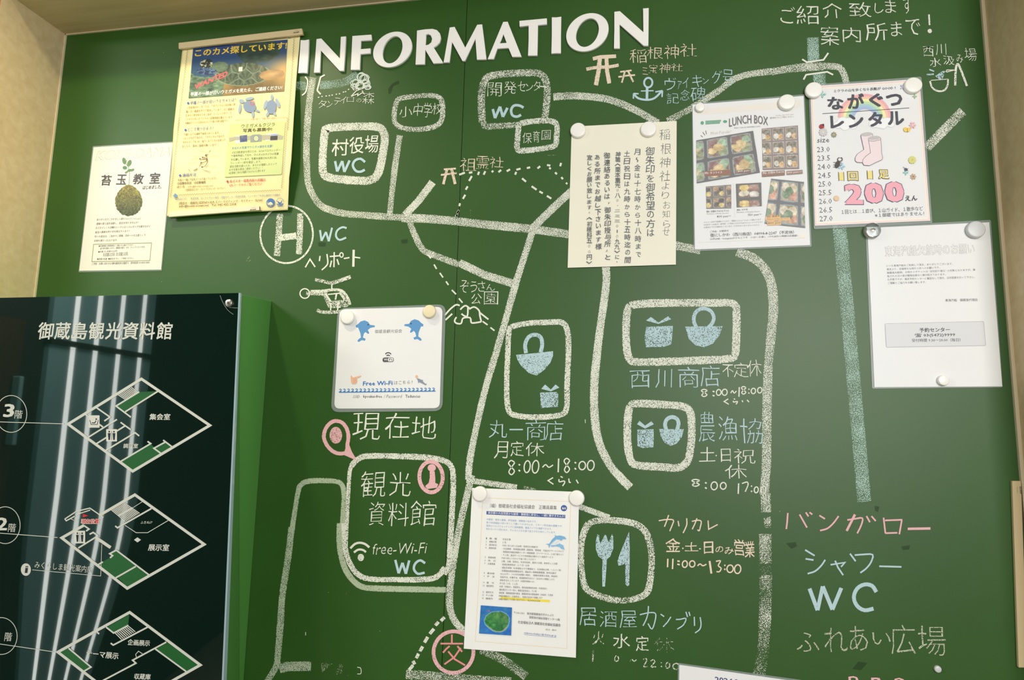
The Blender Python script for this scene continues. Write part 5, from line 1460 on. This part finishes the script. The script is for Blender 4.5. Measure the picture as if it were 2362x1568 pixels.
# --- steamship notice
sh = Sheet('notice', 'laminated white notice with a grey box near the right wall', 'notice', ES([(112, 130), (1137, 82), (1246, 1462), (172, 1468)]), .0012, M_WLAM, ES([(96, 118), (1150, 62), (1250, 1470), (152, 1480)]), 4, ink=M_PRINTL)
b = sh.mb()
b.text('東海汽船欠航時のお願い', *ES([(262, 372), (1014, 347)]), 25, c=(168, 166, 168), bold=.030)
b.text('東海汽船欠航時のお願い', *ES([(265, 369), (1011, 345)]), 23.5, c=(236, 236, 236), bold=.008, extra=.00008)
sh.fin(b, 'outlined_title')
b = sh.mb()
for t, x0, y0, x1, y1 in (('いつも東海汽船をご利用して頂き、ありがとうございます。', 272, 458, 830, 440), ('東京より、往復券をお持ちの方へのお願いです。', 275, 487, 722, 472), ('御蔵島欠航時、お持ちのチケットは “日付切り替え” の対象となりますが、乗', 277, 517, 1020, 490),
                          ('船される日の席が確保出来ない事が起きております。', 280, 545, 772, 529), ('お手数ですが、東京予約センターに電話をして頂き、日付変更を行って下さい。', 282, 573, 1015, 552), ('ご理解とご協力をお願い致します。', 285, 603, 605, 594)):
    b.text(t, *ES([(x0, y0), (x1, y1)]), 5.2, c=(112, 110, 112), res=1)
sh.fin(b, 'body_text')
b = sh.mb()
b.text('東海汽船　御蔵島代理店', *ES([(768, 750), (1040, 745)]), 6.4, c=(112, 110, 112), res=1)
sh.fin(b, 'signature_text')
b = sh.mb()
bx = ES([(260, 935), (1090, 915), (1107, 1118), (272, 1132)])
b.poly(rounded(bx, 3), (216, 217, 220)); b.stroke(rounded(bx, 3), 1, (176, 176, 180), 1, .00003, closed=True, sm=0)
gb_ = sh.fin(b, 'grey_box')
b = sh.mb()
ln(b, ES, '予約センター', 550, 1008, 808, 1003, 10.5, (60, 60, 70), .02); ln(b, ES, '☎ 03(5472)9999', 512, 1052, 852, 1046, 9.8, (56, 56, 68), .015); ln(b, ES, '受付時間 9:30～20:00（毎日）', 487, 1090, 897, 1084, 8, (70, 70, 80), .008)
sh.fin(b, 'phone_text', parent=gb_)

# --- free wireless sign
sh = Sheet('wireless_sign', 'square laminated Free Wi-Fi sign with blue dolphins and rounded corners', 'sign', WF([(235, 180), (1518, 148), (1482, 1412), (166, 1418)]), .0016, M_WLAM, WF([(212, 165), (1560, 116), (1516, 1448), (124, 1462)]), 20, 14, ink=M_PRINTL)
b = sh.mb()
def dolphin(mx, x, y):
    S_ = lambda pts: WF([(x + mx * px, y + py) for px, py in pts])
    b.poly(S_([(-110, -10), (-80, -30), (-50, -60), (0, -75), (45, -55), (70, -18), (125, -12), (130, 8), (75, 18), (42, 45), (60, 85), (45, 95), (10, 70), (-10, 95), (-20, 140), (15, 155), (5, 180), (-35, 172), (-70, 195), (-90, 185), (-75, 160), (-45, 140), (-50, 90), (-70, 40), (-80, 15), (-105, 15)]), (92, 152, 206))
    b.ell(*S_([(45, -20)])[0], 1.7, 1.7, (50, 60, 80), n=10, extra=.00006)
dolphin(1, 545, 392); dolphin(-1, 1170, 378)
sh.fin(b, 'dolphin_pictures')
b = sh.mb()
ln(b, WF, '御蔵島観光協会', 673, 480, 1012, 472, 8.4, (90, 90, 90), -.006)
sh.fin(b, 'association_text'); b = sh.mb()
ln(b, WF, 'Free Wi-Fi', 524, 1132, 893, 1124, 10, (50, 116, 190), .02); ln(b, WF, 'はこちら！', 912, 1118, 1140, 1112, 8.4, (84, 84, 84), -.006)
ln(b, WF, 'SSID', 398, 1284, 484, 1284, 6.2, (110, 110, 112), -.006, lean=.2); ln(b, WF, 'kyoukai-free', 528, 1292, 762, 1292, 8.2, (84, 84, 88), .01)
ln(b, WF, '/ Password', 785, 1285, 1003, 1283, 7.4, (110, 110, 112), -.006, lean=.2); ln(b, WF, 'Taduncus', 1052, 1281, 1238, 1281, 6.8, (84, 84, 88), .01)
sh.fin(b, 'network_text')
b = sh.mb()
b.stroke(WF([(232, 1215), (1430, 1200)]), 1.6, (56, 130, 196), 1)
for i in range(24):
    x = 250 + i * 50.5; y = 1208 - i * .6
    b.stroke(WF([(x - 26, y + 6), (x - 6, y - 8), (x + 6, y - 26), (x - 10, y - 34), (x - 18, y - 26)]), 1.7, (56, 130, 196), 1, sm=1)
    b.poly(WF([(x - 26, y + 8), (x - 8, y - 12), (x + 8, y - 24), (x + 2, y - 6), (x + 26, y + 6)]), (56, 130, 196))
sh.fin(b, 'wave_border')
b = sh.mb()
b.poly(WF([(372, 1008), (385, 1005), (400, 1030), (500, 1003), (505, 1015), (450, 1040), (455, 1080), (430, 1110), (385, 1108), (375, 1070)]), (238, 190, 158))
for y in (1050, 1070, 1090): b.stroke(WF([(405, y), (450, y - 4)]), .8, (214, 150, 120), 1, .00004)
b.poly(WF([(1195, 1040), (1225, 1045), (1262, 1062), (1275, 1055), (1272, 1078), (1300, 1105), (1325, 1110), (1305, 1125), (1270, 1105), (1225, 1085), (1215, 1105), (1212, 1070)]), (140, 148, 168))
b.ell(*WF([(1195, 1018)])[0], 3.2, 3.6, (236, 190, 150))
sh.fin(b, 'hand_and_fish_pictures')
b = sh.mb()
x, y = WF([(840, 765)])[0]
b.ring(x, y, 8, 8.5, 2, (56, 56, 60), a0=215, a1=325, den=1, n=16); b.ring(x, y + 2, 4.4, 4.8, 2, (56, 56, 60), a0=215, a1=325, den=1, n=14)
b.poly(rounded(WF([(772, 782), (908, 778), (906, 832), (770, 836)]), 4.5), (70, 70, 74)); b.poly(rounded(WF([(838, 785), (902, 782), (900, 827), (838, 830)]), 3.5), (236, 236, 236), extra=.00004)
ln(b, WF, 'Wi', 785, 822, 832, 820, 5.4, (236, 236, 236), .02, extra=.00008); ln(b, WF, 'Fi', 852, 820, 888, 818, 5.4, (70, 70, 74), .02, extra=.00009)
sh.fin(b, 'wireless_logo')

# --- recruitment sheet
sh = Sheet('recruitment_sheet', 'white recruitment sheet with small print, dolphins and an island photo, low on the board', 'notice', [(1089.2, 1125), (1335.9, 1134.3), (1328.3, 1516.7), (1069.7, 1495.7)], .0028, M_WHITE)
UPR = np.array([1089.2 - 1069.7, 1125 - 1495.7]); UPR /= np.linalg.norm(UPR)
def rl(b, k, t, x0, y0, x1, y1, h, c=(96, 96, 98), bold=0.0, **kw):
    b.text(t, *k([(x0, y0), (x1, y1)]), h, c=c, bold=bold, res=1, upv=UPR, **kw)
b = sh.mb()
b.stroke(R1([(335, 300), (1610, 355), (1560, 1700)]) + R2([(1450, 1143), (213, 1045)]) + R1([(280, 1500)]), .8, (238, 208, 150), 1, closed=True, sm=0)
b.poly(R1([(390, 492), (1532, 548), (1530, 595), (388, 540)]), (66, 92, 156))
b.poly(R2([(554, 446), (1222, 488), (1220, 522), (552, 476)]), (246, 226, 84))
b.ell(*R1([(1510, 450)])[0], 7.2, 7.2, (66, 92, 156), extra=.00004)
ln(b, R1, 'ae', 1482, 468, 1540, 470, 5.6, (240, 240, 240), .02, extra=.0001)
sh.fin(b, 'coloured_bands')
b = sh.mb()
rl(b, R1, '（福）御蔵島社会福祉協議会　正職員募集', 440, 442, 1405, 474, 9.6, (74, 74, 78), 0)
rl(b, R1, '東京都の大自然豊かな秘境・御蔵島に移住し、一緒に働きませんか！', 410, 534, 1525, 588, 6, (240, 240, 244), .015)
sh.fin(b, 'heading_text'); b = sh.mb()
for t, x0, y0, x1, y1 in (('大都会・東京の離島、伊豆諸島・御蔵島の住人です。', 390, 625, 1115, 662), ('島で地域福祉の担い手として働いてみませんか。Ｉターン移住者大募集です。', 388, 672, 1490, 726), ('週末はイルカウォッチングに森林散策、離島ライフを満喫できます。', 385, 718, 1335, 768), ('何もないけど何かある、そんなのどかな島で皆さまをお待ちしています。', 383, 765, 1393, 818)):
    rl(b, R1, t, x0, y0, x1, y1, 5, (130, 164, 206))
sh.fin(b, 'blue_text'); b = sh.mb()
rows = [('1', '職　種', '社協主事', 735), ('2', '募集人数', '１名', 675), ('3', '採用日', '令和６年４月１日以降（採用日は相談可）', 1130), ('4', '業務内容', '・社協業務　地域福祉事務（高齢者、障害者、児童向けサービスなど）', 1495), ('', '', '・御蔵島村福祉保健センター保健業務（デイサービス、入浴介助など）', 1495), ('', '', '・その他、送迎サービスや地域福祉活動などの独自サービス', 1355),
        ('5', '勤務時間', '午前８時２０分から午後５時１５分まで', 1108), ('6', '休　日', '土曜、日曜、祝祭日、年末年始休、夏休５日間、有休年２０日間', 1418), ('7', '応募資格', '・普通自動車免許（ＡＴ可）必須', 1022), ('', '', '・福祉系資格（社会福祉士や介護福祉士、社会福祉主事、ヘルパー等）', 1480), ('', '', '・各種福祉施設経験者尚可、福祉系の事務経験優遇、新卒応募可', 1410),
        ('8', '基本給', '182,200円～（☆大卒未経験の場合）（経験年数等を考慮、昇給有）', 1435), ('9', '手　当', '住居手当、扶養手当、超過勤務手当など（当法人の規程による）', 1395), ('', '', '資格手当もございます（※国家資格のみ）', 1110), ('10', '賞　与', '年３回（６月、１２月）', 880), ('11', '福利厚生', '社保・労保加入、制度貸与、東社協従事者共済会・中退共加入', 1300),
        ('', '', '福利厚生センター加入、職員互助会加入、その他', 1150), ('12', '選考方法', '履歴書・職務経歴書を郵送、書類選考及び面接選考（浜松町）を実施', 1385), ('13', 'その他', '移転料補助あり（引越手当）、住居は当法人で相談します', 1240), ('14', '連絡先', '詳細は電話にてお問い合せ下さい　TEL04994-8-2508', 1210)]
for i, (n_, lb_, tx, xe) in enumerate(rows):
    yy = 912 + 45.6 * i; sh_ = -3.0 * i
    if n_: rl(b, R1, n_, 383 + sh_, yy - 14, 395 + sh_ + (8 if len(n_) > 1 else 0), yy - 13, 4.0)
    if lb_: rl(b, R1, lb_, 432 + sh_, yy - 10, 538 + sh_, yy - 5, 4.4)
    rl(b, R1, tx, 622 + sh_, yy, xe + (xe - 622) * .02 + sh_, yy + (xe - 622) * .047, 4.6, (110, 110, 112) if n_ != '13' else (104, 98, 60))
sh.fin(b, 'job_details_text'); b = sh.mb()
rl(b, R2, '〒100-1301　東京都御蔵島村字かんぶり', 733, 675, 1270, 713, 5.8); rl(b, R2, '御蔵島村福祉保健センター2階', 940, 738, 1352, 772, 5.8)
rl(b, R2, '社会福祉法人 御蔵島社会福祉協議会', 788, 806, 1362, 850, 7, (88, 88, 92), .004); rl(b, R2, '（担当：廣木）', 1158, 898, 1308, 908, 4, (130, 130, 130))
rl(b, R2, 'mikura-shakyo@shima.gr.jp', 873, 950, 1308, 988, 5.4, (88, 104, 176)); b.stroke(R2([(872, 955), (1306, 994)]), .6, (88, 104, 176), 1)
sh.fin(b, 'address_text')
b = sh.mb()
b.poly(R1([(1375, 835), (1400, 850), (1460, 845), (1520, 862), (1548, 895), (1490, 898), (1470, 925), (1450, 905), (1400, 900), (1350, 940), (1320, 970), (1295, 1028), (1285, 980), (1243, 970), (1300, 962), (1340, 900), (1385, 860)]), (128, 184, 226))
b.poly(R1([(1325, 985), (1380, 985), (1445, 962), (1450, 955), (1462, 970), (1500, 985), (1520, 1055), (1490, 1040), (1460, 1030), (1450, 1010), (1390, 1000), (1330, 1010)]), (140, 192, 230))
b.poly(R1([(1345, 965), (1400, 915), (1450, 912), (1420, 935), (1360, 975)]), (226, 238, 248), extra=.00005)
sh.fin(b, 'dolphin_picture')
b = sh.mb()
def island(u, v):
    n1, n2 = noise2(u, v, 16, 21), noise2(u, v, 44, 22)
    sea = np.stack([44 + 12 * n2, 118 + 14 * n2, 190 + 10 * n1], -1)
    th = np.arctan2(v - .56, u - .55)
    rr = np.sqrt(((u - .55) / .36) ** 2 + ((v - .53) / .34) ** 2) + .05 * np.sin(3 * th + 1) + .03 * n2
    g = np.stack([66 + 26 * n2 - 30 * (v - .5), 136 + 24 * n2 - 30 * (u - .5), 72 + 14 * n2], -1)
    c = np.where((rr < 1.12)[:, None], np.array([120, 176, 206]), sea)
    c = np.where((rr < 1.04)[:, None], np.array([172, 168, 110]), c)
    c = np.where(((rr < .98) | ((rr < 1.04) & (v < .7)))[:, None], g, c)
    return c
b.photo(R2([(287, 560), (708, 590), (697, 968), (262, 940)]), 70, 60, island)
b.stroke(R2([(385, 632), (410, 642)]), 2, (206, 90, 110), 1, .0001)
sh.fin(b, 'island_photo')

# --- sheet peeping in at the bottom
sh = Sheet('dated_notice', 'laminated white notice at the bottom edge, only its upper strip dated 2024 in view', 'notice', [(1567, 1533), (1905, 1581), (1900, 1960), (1560, 1935)], .0012, M_WLAM, [(1564, 1528.5), (1910, 1576.5), (1906, 1966), (1556, 1940)], 2, ink=M_PRINTL)
b = sh.mb()
b.text('2024.3.4～', (1649, 1573), (1740, 1585), 13, c=(80, 84, 130), bold=.02)
sh.fin(b, 'date_text')

# ------------------------------------------------------------------ magnets
def magnet(px, py, r, label, d=.0035, th=.0075, mat=M_MAG, group='round magnets on the board', name='round_magnet'):
    # px, py, r: middle and radius of the front face in the photograph
    c = np.array(W(px, py, d + th)); e = np.array(W(px + r, py, d + th))
    R = abs(e[0] - c[0]); R = (R + abs(np.array(W(px, py - r, d + th))[2] - c[2])) / 2
    prof = [(0, th), (R * .82, th), (R * .90, th - .0003), (R * .97, th - .0012), (R, th - .0028), (R * 1.02, .001), (R * 1.0, 0), (0, 0)]
    bm = bmesh.new(); n = 40
    rings = []
    for rr_, h in prof:
        if rr_ == 0: rings.append([bm.verts.new((0, -h, 0))])
        else: rings.append([bm.verts.new((rr_ * math.cos(2 * math.pi * i / n), -h, rr_ * math.sin(2 * math.pi * i / n))) for i in range(n)])
    for a, b_ in zip(rings[:-1], rings[1:]):
        for i in range(n):
            j = (i + 1) % n
            if len(a) == 1: bm.faces.new([a[0], b_[i], b_[j]])
            elif len(b_) == 1: bm.faces.new([a[i], b_[0], a[j]])
            else: bm.faces.new([a[i], b_[i], b_[j], a[j]])
    o = bmobj(name, bm, mat, smooth=True)
    o.location = (c[0], -d, c[2])
    o['label'] = label; o['category'] = 'magnet'
    if group: o['group'] = group
    return o
magnet(1333, 299, 17.5, 'white round magnet at the left top corner of the handwritten note')
magnet(1496, 296, 18, 'white round magnet on the top edge of the handwritten note, right of its middle')
magnet(1615, 246, 10.8, 'small white round magnet at the left corner of the LUNCH BOX flyer', th=.006)
magnet(1816, 234, 18.8, 'white round magnet at the right top of the LUNCH BOX flyer')
magnet(1878, 206, 19, 'white round magnet at the left corner of the boot rental poster', d=.0045)
magnet(2108, 195, 19.3, 'white round magnet at the right corner of the boot rental poster', d=.0045)
magnet(2253, 528, 20.6, 'dull white round magnet at the right top of the grey-box notice', mat=M_MAGD)
magnet(2178, 877, 12.8, 'small white round magnet low on the grey-box notice', th=.006)
magnet(800, 731, 15.6, 'white round magnet at the left corner of the Free Wi-Fi sign')
magnet(989.5, 717.5, 14.8, 'cream round magnet at the right corner of the Free Wi-Fi sign', mat=M_MAGC)
magnet(1106, 1139, 17.2, 'white round magnet at the left corner of the recruitment sheet')
magnet(1330, 1149, 18, 'white round magnet at the right corner of the recruitment sheet')
magnet(2164.5, 1544, 8.2, 'tiny white round magnet alone on the bare board, bottom right', d=.0003, th=.005, mat=M_MAGD)
# clear disc magnet with a steel core
cm = thing('clear_magnet', 'clear plastic disc magnet with a steel core at the grey-box notice', 'magnet', (W(2014, 530)[0], -.0045, W(2014, 530)[2]), 'round magnets on the board')
d_ = magnet(2014, 530, 18.5, '', d=.0045, th=.008, mat=M_CLEAR, group=None, name='disc')
s_ = magnet(2014, 531, 5.2, '', d=.0050, th=.0035, mat=M_STEEL, group=None, name='core')
for o in (d_, s_):
    del o['label']; del o['category']
    o.parent = cm; o.matrix_parent_inverse = Matrix.Translation(-cm.location)

# loose magnetic bar standing at the right edge of the board
mb_ = thing('magnetic_bar', 'beige magnetic bar standing upright at the right edge of the board', 'magnetic bar', W(2343, 1540, 0))
lb_ = barq('bar', [(2335, 1109), (2356, 1109), (2371, 1540), (2350, 1540)], .0005, .007, M_BAR, mb_)
b = MB(.0077)
b.text('EDAM', (2351.5, 1122), (2352.5, 1138), 4, c=(50, 48, 60), bold=.03, upv=(1, 0))
b.text('MADE IN JAPAN', (2345, 1122), (2346, 1136), 2, c=(90, 84, 70), upv=(1, 0))
b.build('small_print', M_PRINT, lb_)

# ------------------------------------------------------------------ floor guide: green box with an acrylic front
PD = .170
fg = thing('floor_guide', 'dark glossy museum floor guide panel mounted on a light green box', 'sign', (W(300, 1568)[0], -.05, .75))
def ext(p, q, t):   # extend the line p -> q in the world
    p, q = np.array(p), np.array(q)
    return tuple(p + (q - p) * t)
ftr, fbr = W(552, 675.5, PD), W(517, 1568, PD)
btr, bbr = W(626.3, 694.3, 0), W(562, 1568, 0)
fbr, bbr = ext(ftr, fbr, 1.12), ext(btr, bbr, 1.12)
ztop = W(300, 679.5, PD)[2]
XW = XL + .001
prism('green_box', [(XW, -PD + .004, ftr[2] - .001), (ftr[0] - .002, -PD + .004, ftr[2] - .001), (fbr[0] - .002, -PD + .004, fbr[2]), (XW, -PD + .004, fbr[2])],
      [(XW, -.0004, btr[2] + .0), (btr[0], -.0004, btr[2]), (bbr[0], -.0004, bbr[2]), (XW, -.0004, bbr[2])], M_GBOX, fg, bevel=.0008)
# acrylic face, very slightly warped towards its foot as acrylic sheets are
ga = bmesh.new()
nx_, nz_ = 60, 80
gv = []
for j in range(nz_ + 1):
    t = j / nz_
    xr = ftr[0] + (fbr[0] - ftr[0]) * t; z = ftr[2] + (fbr[2] - ftr[2]) * t
    zz = z
    row = []
    for i in range(nx_ + 1):
        s = i / nx_
        x = XW + (xr - XW) * s
        h = max(0, (1.42 - zz)) / .6
        y = -PD - .032 * h ** 2 * math.sin(math.pi * s)
        row.append(ga.verts.new((x, y, z)))
    gv.append(row)
for j in range(nz_):
    for i in range(nx_): ga.faces.new([gv[j][i], gv[j + 1][i], gv[j + 1][i + 1], gv[j][i + 1]])
def warp_d(P):
    d = PD
    for _ in range(4):
        w_ = WA(P, d)
        h = np.clip(1.42 - w_[:, 2], 0, 9) / .6
        t = np.clip((ftr[2] - w_[:, 2]) / (ftr[2] - fbr[2]), 0, 1)
        xr = ftr[0] + (fbr[0] - ftr[0]) * t
        s = np.clip((w_[:, 0] - XW) / (xr - XW), 0, 1)
        d = PD + .032 * h ** 2 * np.sin(np.pi * s)
    return d
ao = bmobj('acrylic_panel', ga, M_ACR, fg, 'dark green acrylic panel', smooth=True)
prism('acrylic_edge', [(ftr[0] - .001, -PD - .0005, ftr[2]), (ftr[0] + .0022, -PD - .0005, ftr[2]), (fbr[0] + .0022, -PD - .006, fbr[2]), (fbr[0] - .001, -PD - .006, fbr[2])],
      [(ftr[0] - .001, -PD + .004, ftr[2]), (ftr[0] + .0022, -PD + .004, ftr[2]), (fbr[0] + .0022, -PD + .004, fbr[2]), (fbr[0] - .001, -PD + .004, fbr[2])], M_RIM, fg, 'pale clear edge')
WHT = (206, 208, 198); GRN = (28, 92, 40)
M_SIGN = printmat('sign_print', .35)
def fmb():
    return MB(.0004, warp_d)
def ffin(b, name, label=None): return b.build(name, M_SIGN, fg, label)

def fstroke(b, k, pts, w=12, c=WHT, closed=False, e=0.0):
    # each side gets points along its length, so that it follows the warped face
    q = k(pts)
    if closed:
        q = q + [q[0]]
    out = [q[0]]
    for a_, b_ in zip(q[:-1], q[1:]):
        n = max(1, int(math.hypot(b_[0] - a_[0], b_[1] - a_[1]) / 14))
        out += [(a_[0] + (b_[0] - a_[0]) * i / n, a_[1] + (b_[1] - a_[1]) * i / n) for i in range(1, n + 1)]
    if closed:
        b.stroke(out[:-1], w * k.k, c, 1, e, closed=True, sm=0, edge=False)
        b.stroke([out[-2], out[0], out[1]], w * k.k, c, 1, e, sm=0, edge=False)
    else:
        b.stroke(out, w * k.k, c, 1, e, sm=0, edge=False)
b = fmb()
for ch, i in zip('御蔵島観光資料館', range(8)):
    x0 = 290 + i * 133.5
    b.box(ch, x0, 350, x0 + 122, 487, P5, c=WHT, bold=.014, warp=0)
ffin(b, 'museum_title')
b = fmb()
b.ring(*P5([(88, 1072)])[0], 36, 42.5, 1.5, WHT, den=1); fstroke(b, P5, [(-150, 1130), (505, 1150)], 5)
b.text('3', *P5([(22, 1098), (106, 1098)]), 31, c=WHT, bold=.02); b.box('階', 112, 1042, 172, 1108, P5, c=WHT, warp=0, bold=0)
ffin(b, 'floor_number'); b = fmb()
b.ring(*P6([(40, 372)])[0], 34.5, 42.5, 1.5, WHT, den=1); fstroke(b, P6, [(-150, 422), (445, 467)], 5)
b.text('2', *P6([(-35, 412), (52, 412)]), 30, c=WHT, bold=.02); b.box('階', 60, 358, 117, 425, P6, c=WHT, warp=0, bold=0)
ffin(b, 'floor_number'); b = fmb()
b.ring(*P6([(10, 1228)])[0], 36.5, 42.5, 1.5, WHT, den=1); fstroke(b, P6, [(-150, 1268), (415, 1350)], 5)
b.box('階', 32, 1200, 87, 1268, P6, c=WHT, warp=0, bold=0)
ffin(b, 'floor_number')
def hatch(b, k, A0, A1, B0, B1, n, w=7):
    for i in range(n):
        t = i / (n - 1)
        fstroke(b, k, [(A0[0] + (A1[0] - A0[0]) * t, A0[1] + (A1[1] - A0[1]) * t), (B0[0] + (B1[0] - B0[0]) * t, B0[1] + (B1[1] - B0[1]) * t)], w, e=.00002)
def wc_icon(b, k, x0, y0, x1, y1):
    b.poly(rounded(k([(x0, y0), (x1, y0), (x1, y1), (x0, y1)]), 1.5), (214, 214, 204), extra=.00004)
    w_, h_ = x1 - x0, y1 - y0
    DK = (20, 40, 50)
    for s in (.28, .72):
        cx = x0 + w_ * s
        b.ell(*k([(cx, y0 + h_ * .2)])[0], w_ * .08 * k.k, w_ * .08 * k.k, DK, n=10, extra=.0001)
        b.poly(k([(cx - w_ * .13, y0 + h_ * .32), (cx + w_ * .13, y0 + h_ * .32), (cx + w_ * .1, y0 + h_ * .6), (cx + w_ * .07, y0 + h_ * .88), (cx - w_ * .07, y0 + h_ * .88), (cx - w_ * .1, y0 + h_ * .6)]), DK, extra=.0001)
    b.stroke(k([(x0 + w_ * .5, y0 + h_ * .15), (x0 + w_ * .5, y0 + h_ * .88)]), .9, DK, 1, .0001)
# third floor plan
b = fmb()
gpoly(b, P5([(912, 1012), (1095, 900), (1240, 893), (985, 1055)]), GRN); gpoly(b, P5([(955, 1447), (1185, 1308), (1265, 1382), (1043, 1520)]), GRN); gpoly(b, P5([(1210, 1342), (1300, 1293), (1345, 1328), (1270, 1378)]), GRN)
fstroke(b, P5, [(1112, 797), (1650, 1162), (1043, 1523), (535, 1152)], 21, closed=True, e=.00004)
hatch(b, P5, (930, 922), (1032, 862), (985, 958), (1085, 905), 10)
for p in ([(1095, 898), (912, 1010), (1030, 1098)], [(1240, 895), (985, 1055)], [(755, 1020), (865, 1097), (820, 1128)], [(670, 1075), (810, 1175)], [(920, 1115), (695, 1255)], [(948, 1138), (1030, 1197)], [(985, 1165), (760, 1305)], [(1095, 1245), (1063, 1220), (830, 1360)], [(1160, 1288), (1185, 1305), (950, 1445)], [(1265, 1382), (1210, 1342), (1300, 1293)], [(1283, 1278), (1352, 1330)]):
    fstroke(b, P5, p, 12, e=.00006)
b.poly(rounded(P5([(697, 1083), (783, 1083), (783, 1180), (697, 1180)]), 1.5), (214, 214, 204), extra=.0001)
DK = (20, 40, 50)
fstroke(b, P5, [(706, 1120), (716, 1155), (765, 1155), (773, 1120)], 5, DK, e=.00016); b.ell(*P5([(757, 1113)])[0], 2, 2, DK, n=10, extra=.00016); fstroke(b, P5, [(755, 1125), (745, 1143), (722, 1142)], 7, DK, e=.00016)
wc_icon(b, P5, 835, 1192, 920, 1288)
ln(b, P5, '集会室', 1173, 1120, 1336, 1120, 15, WHT, .02, extra=.0001); ln(b, P5, '調理室', 968, 1342, 1084, 1342, 11, WHT, .02, extra=.0001)
ffin(b, 'floor_plan')
b = fmb()
gpoly(b, P6([(755, 680), (795, 652), (848, 625), (870, 605), (850, 592), (900, 568), (1050, 688), (893, 777)]), GRN); gpoly(b, P6([(907, 775), (1055, 692), (1150, 755), (985, 848)]), GRN)
fstroke(b, P6, [(650, 372), (477, 470), (983, 860), (1578, 520), (1042, 137), (765, 298)], 21, e=.00004)
hatch(b, P6, (862, 255), (960, 200), (972, 345), (1078, 280), 11)
fstroke(b, P6, [(912, 300), (1025, 238)], 12, e=.00006); fstroke(b, P6, [(1025, 238), (1100, 190)], 4, e=.00006)
for p in ([(1170, 243), (908, 392), (890, 378)], [(650, 375), (688, 402), (665, 417)], [(760, 452), (605, 548)], [(692, 442), (720, 428), (760, 455)], [(850, 625), (870, 607), (848, 592), (898, 565), (1150, 755)], [(1050, 690), (895, 778)], [(795, 655), (757, 678)]):
    fstroke(b, P6, p, 12, e=.00006)
fstroke(b, P6, [(742, 468), (855, 545)], 24, e=.00006)
fstroke(b, P6, [(1300, 335), (1140, 430), (1052, 430), (965, 372)], 5, e=.00006); fstroke(b, P6, [(500, 325), (590, 265), (695, 240), (800, 312)], 9, e=.00006); fstroke(b, P6, [(500, 322), (512, 338), (578, 302)], 9, e=.00006); fstroke(b, P6, [(590, 290), (697, 255)], 8, e=.00006); fstroke(b, P6, [(545, 322), (580, 338), (605, 330)], 4, e=.00006)
b.poly(P6([(1035, 485), (1062, 466), (1090, 485), (1062, 505)]), WHT, extra=.0001)
wc_icon(b, P6, 575, 415, 658, 512)
ln(b, P6, '展示室', 1143, 570, 1304, 572, 16, WHT, .02, extra=.0001); ln(b, P6, 'ふきぬけ', 1085, 362, 1176, 362, 6.6, WHT, 0, extra=.0001)
ffin(b, 'floor_plan')
b = fmb()
b.text('現在位置', *P6([(622, 364), (768, 364)]), 13, c=(226, 222, 214), bold=.075)
b.text('現在位置', *P6([(628, 360), (762, 360)]), 11, c=(206, 40, 48), bold=.02, extra=.0001)
b.poly(P6([(640, 283), (682, 299), (640, 312)]), (206, 40, 48), extra=.0001)
ffin(b, 'red_location_text', 'red text with white outline and flag')
b = fmb()
gpoly(b, P6([(825, 1160), (1000, 1062), (990, 1145), (878, 1205)]), GRN); gpoly(b, P6([(1205, 1328), (1295, 1280), (1540, 1450), (1440, 1500)]), GRN); gpoly(b, P6([(462, 1352), (525, 1322), (702, 1468), (642, 1505)]), GRN)
fstroke(b, P6, [(447, 1352), (1002, 1045), (1548, 1452), (1100, 1705), (935, 1730)], 21, closed=True, e=.00004)
hatch(b, P6, (890, 1205), (990, 1150), (940, 1255), (1045, 1195), 9)
for p in ([(820, 1160), (878, 1205), (992, 1145)], [(1140, 1160), (875, 1298), (855, 1283)], [(750, 1198), (766, 1212)], [(1285, 1275), (1025, 1415), (1050, 1438), (790, 1575)], [(1200, 1328), (1438, 1502)], [(530, 1322), (703, 1468), (640, 1505)]):
    fstroke(b, P6, p, 12, e=.00006)
fstroke(b, P6, [(1100, 1365), (1070, 1345), (1048, 1370), (1055, 1395)], 5, e=.00006)
ln(b, P6, '企画展示', 985, 1298, 1156, 1308, 14, WHT, .02, extra=.0001); ln(b, P6, 'テーマ展示', 665, 1385, 913, 1410, 15, WHT, .02, extra=.0001); ln(b, P6, '収蔵庫', 1035, 1563, 1161, 1568, 14, WHT, .02, extra=.0001)
ffin(b, 'floor_plan')
b = fmb()
b.ell(*P6([(200, 715)])[0], 11.6, 14.4, (206, 206, 198)); ln(b, P6, 'i', 190, 742, 212, 742, 17, (24, 40, 40), .03, extra=.0001)
b.text('みくらしま観光案内所', *P6([(265, 703), (712, 742)]), 16, c=WHT, bold=-.004)
fstroke(b, P6, [(250, 717), (778, 764), (787, 520)], 4)
ffin(b, 'information_desk_text')
# screw cap
sc = magnet(526, 698.5, 8.8, '', d=PD + .0005, th=.004, mat=M_STEEL, group=None, name='screw')
del sc['label']; del sc['category']
sc.parent = fg; sc.matrix_parent_inverse = Matrix.Translation(-fg.location)
b = MB(PD + .0046)
b.poly([(523.5, 698), (525, 694.5), (527.5, 695), (529, 698.5), (527.3, 701.8), (524.6, 701.4)], (70, 62, 50)); b.build('hex_socket', M_PRINT, fg)
b = MB(PD + .0006)
b.stroke(P5([(1730, 140), (1750, 190), (1790, 255), (1835, 290)]), .8, (150, 160, 156), 1); b.stroke(P5([(1800, 235), (1870, 240)]), .7, (150, 160, 156), 1)
b.build('scratches', M_PRINT, fg)

bpy.data.objects.remove(_tobj)
bpy.data.curves.remove(_tcurve)
for m_ in bpy.data.meshes:
    pass
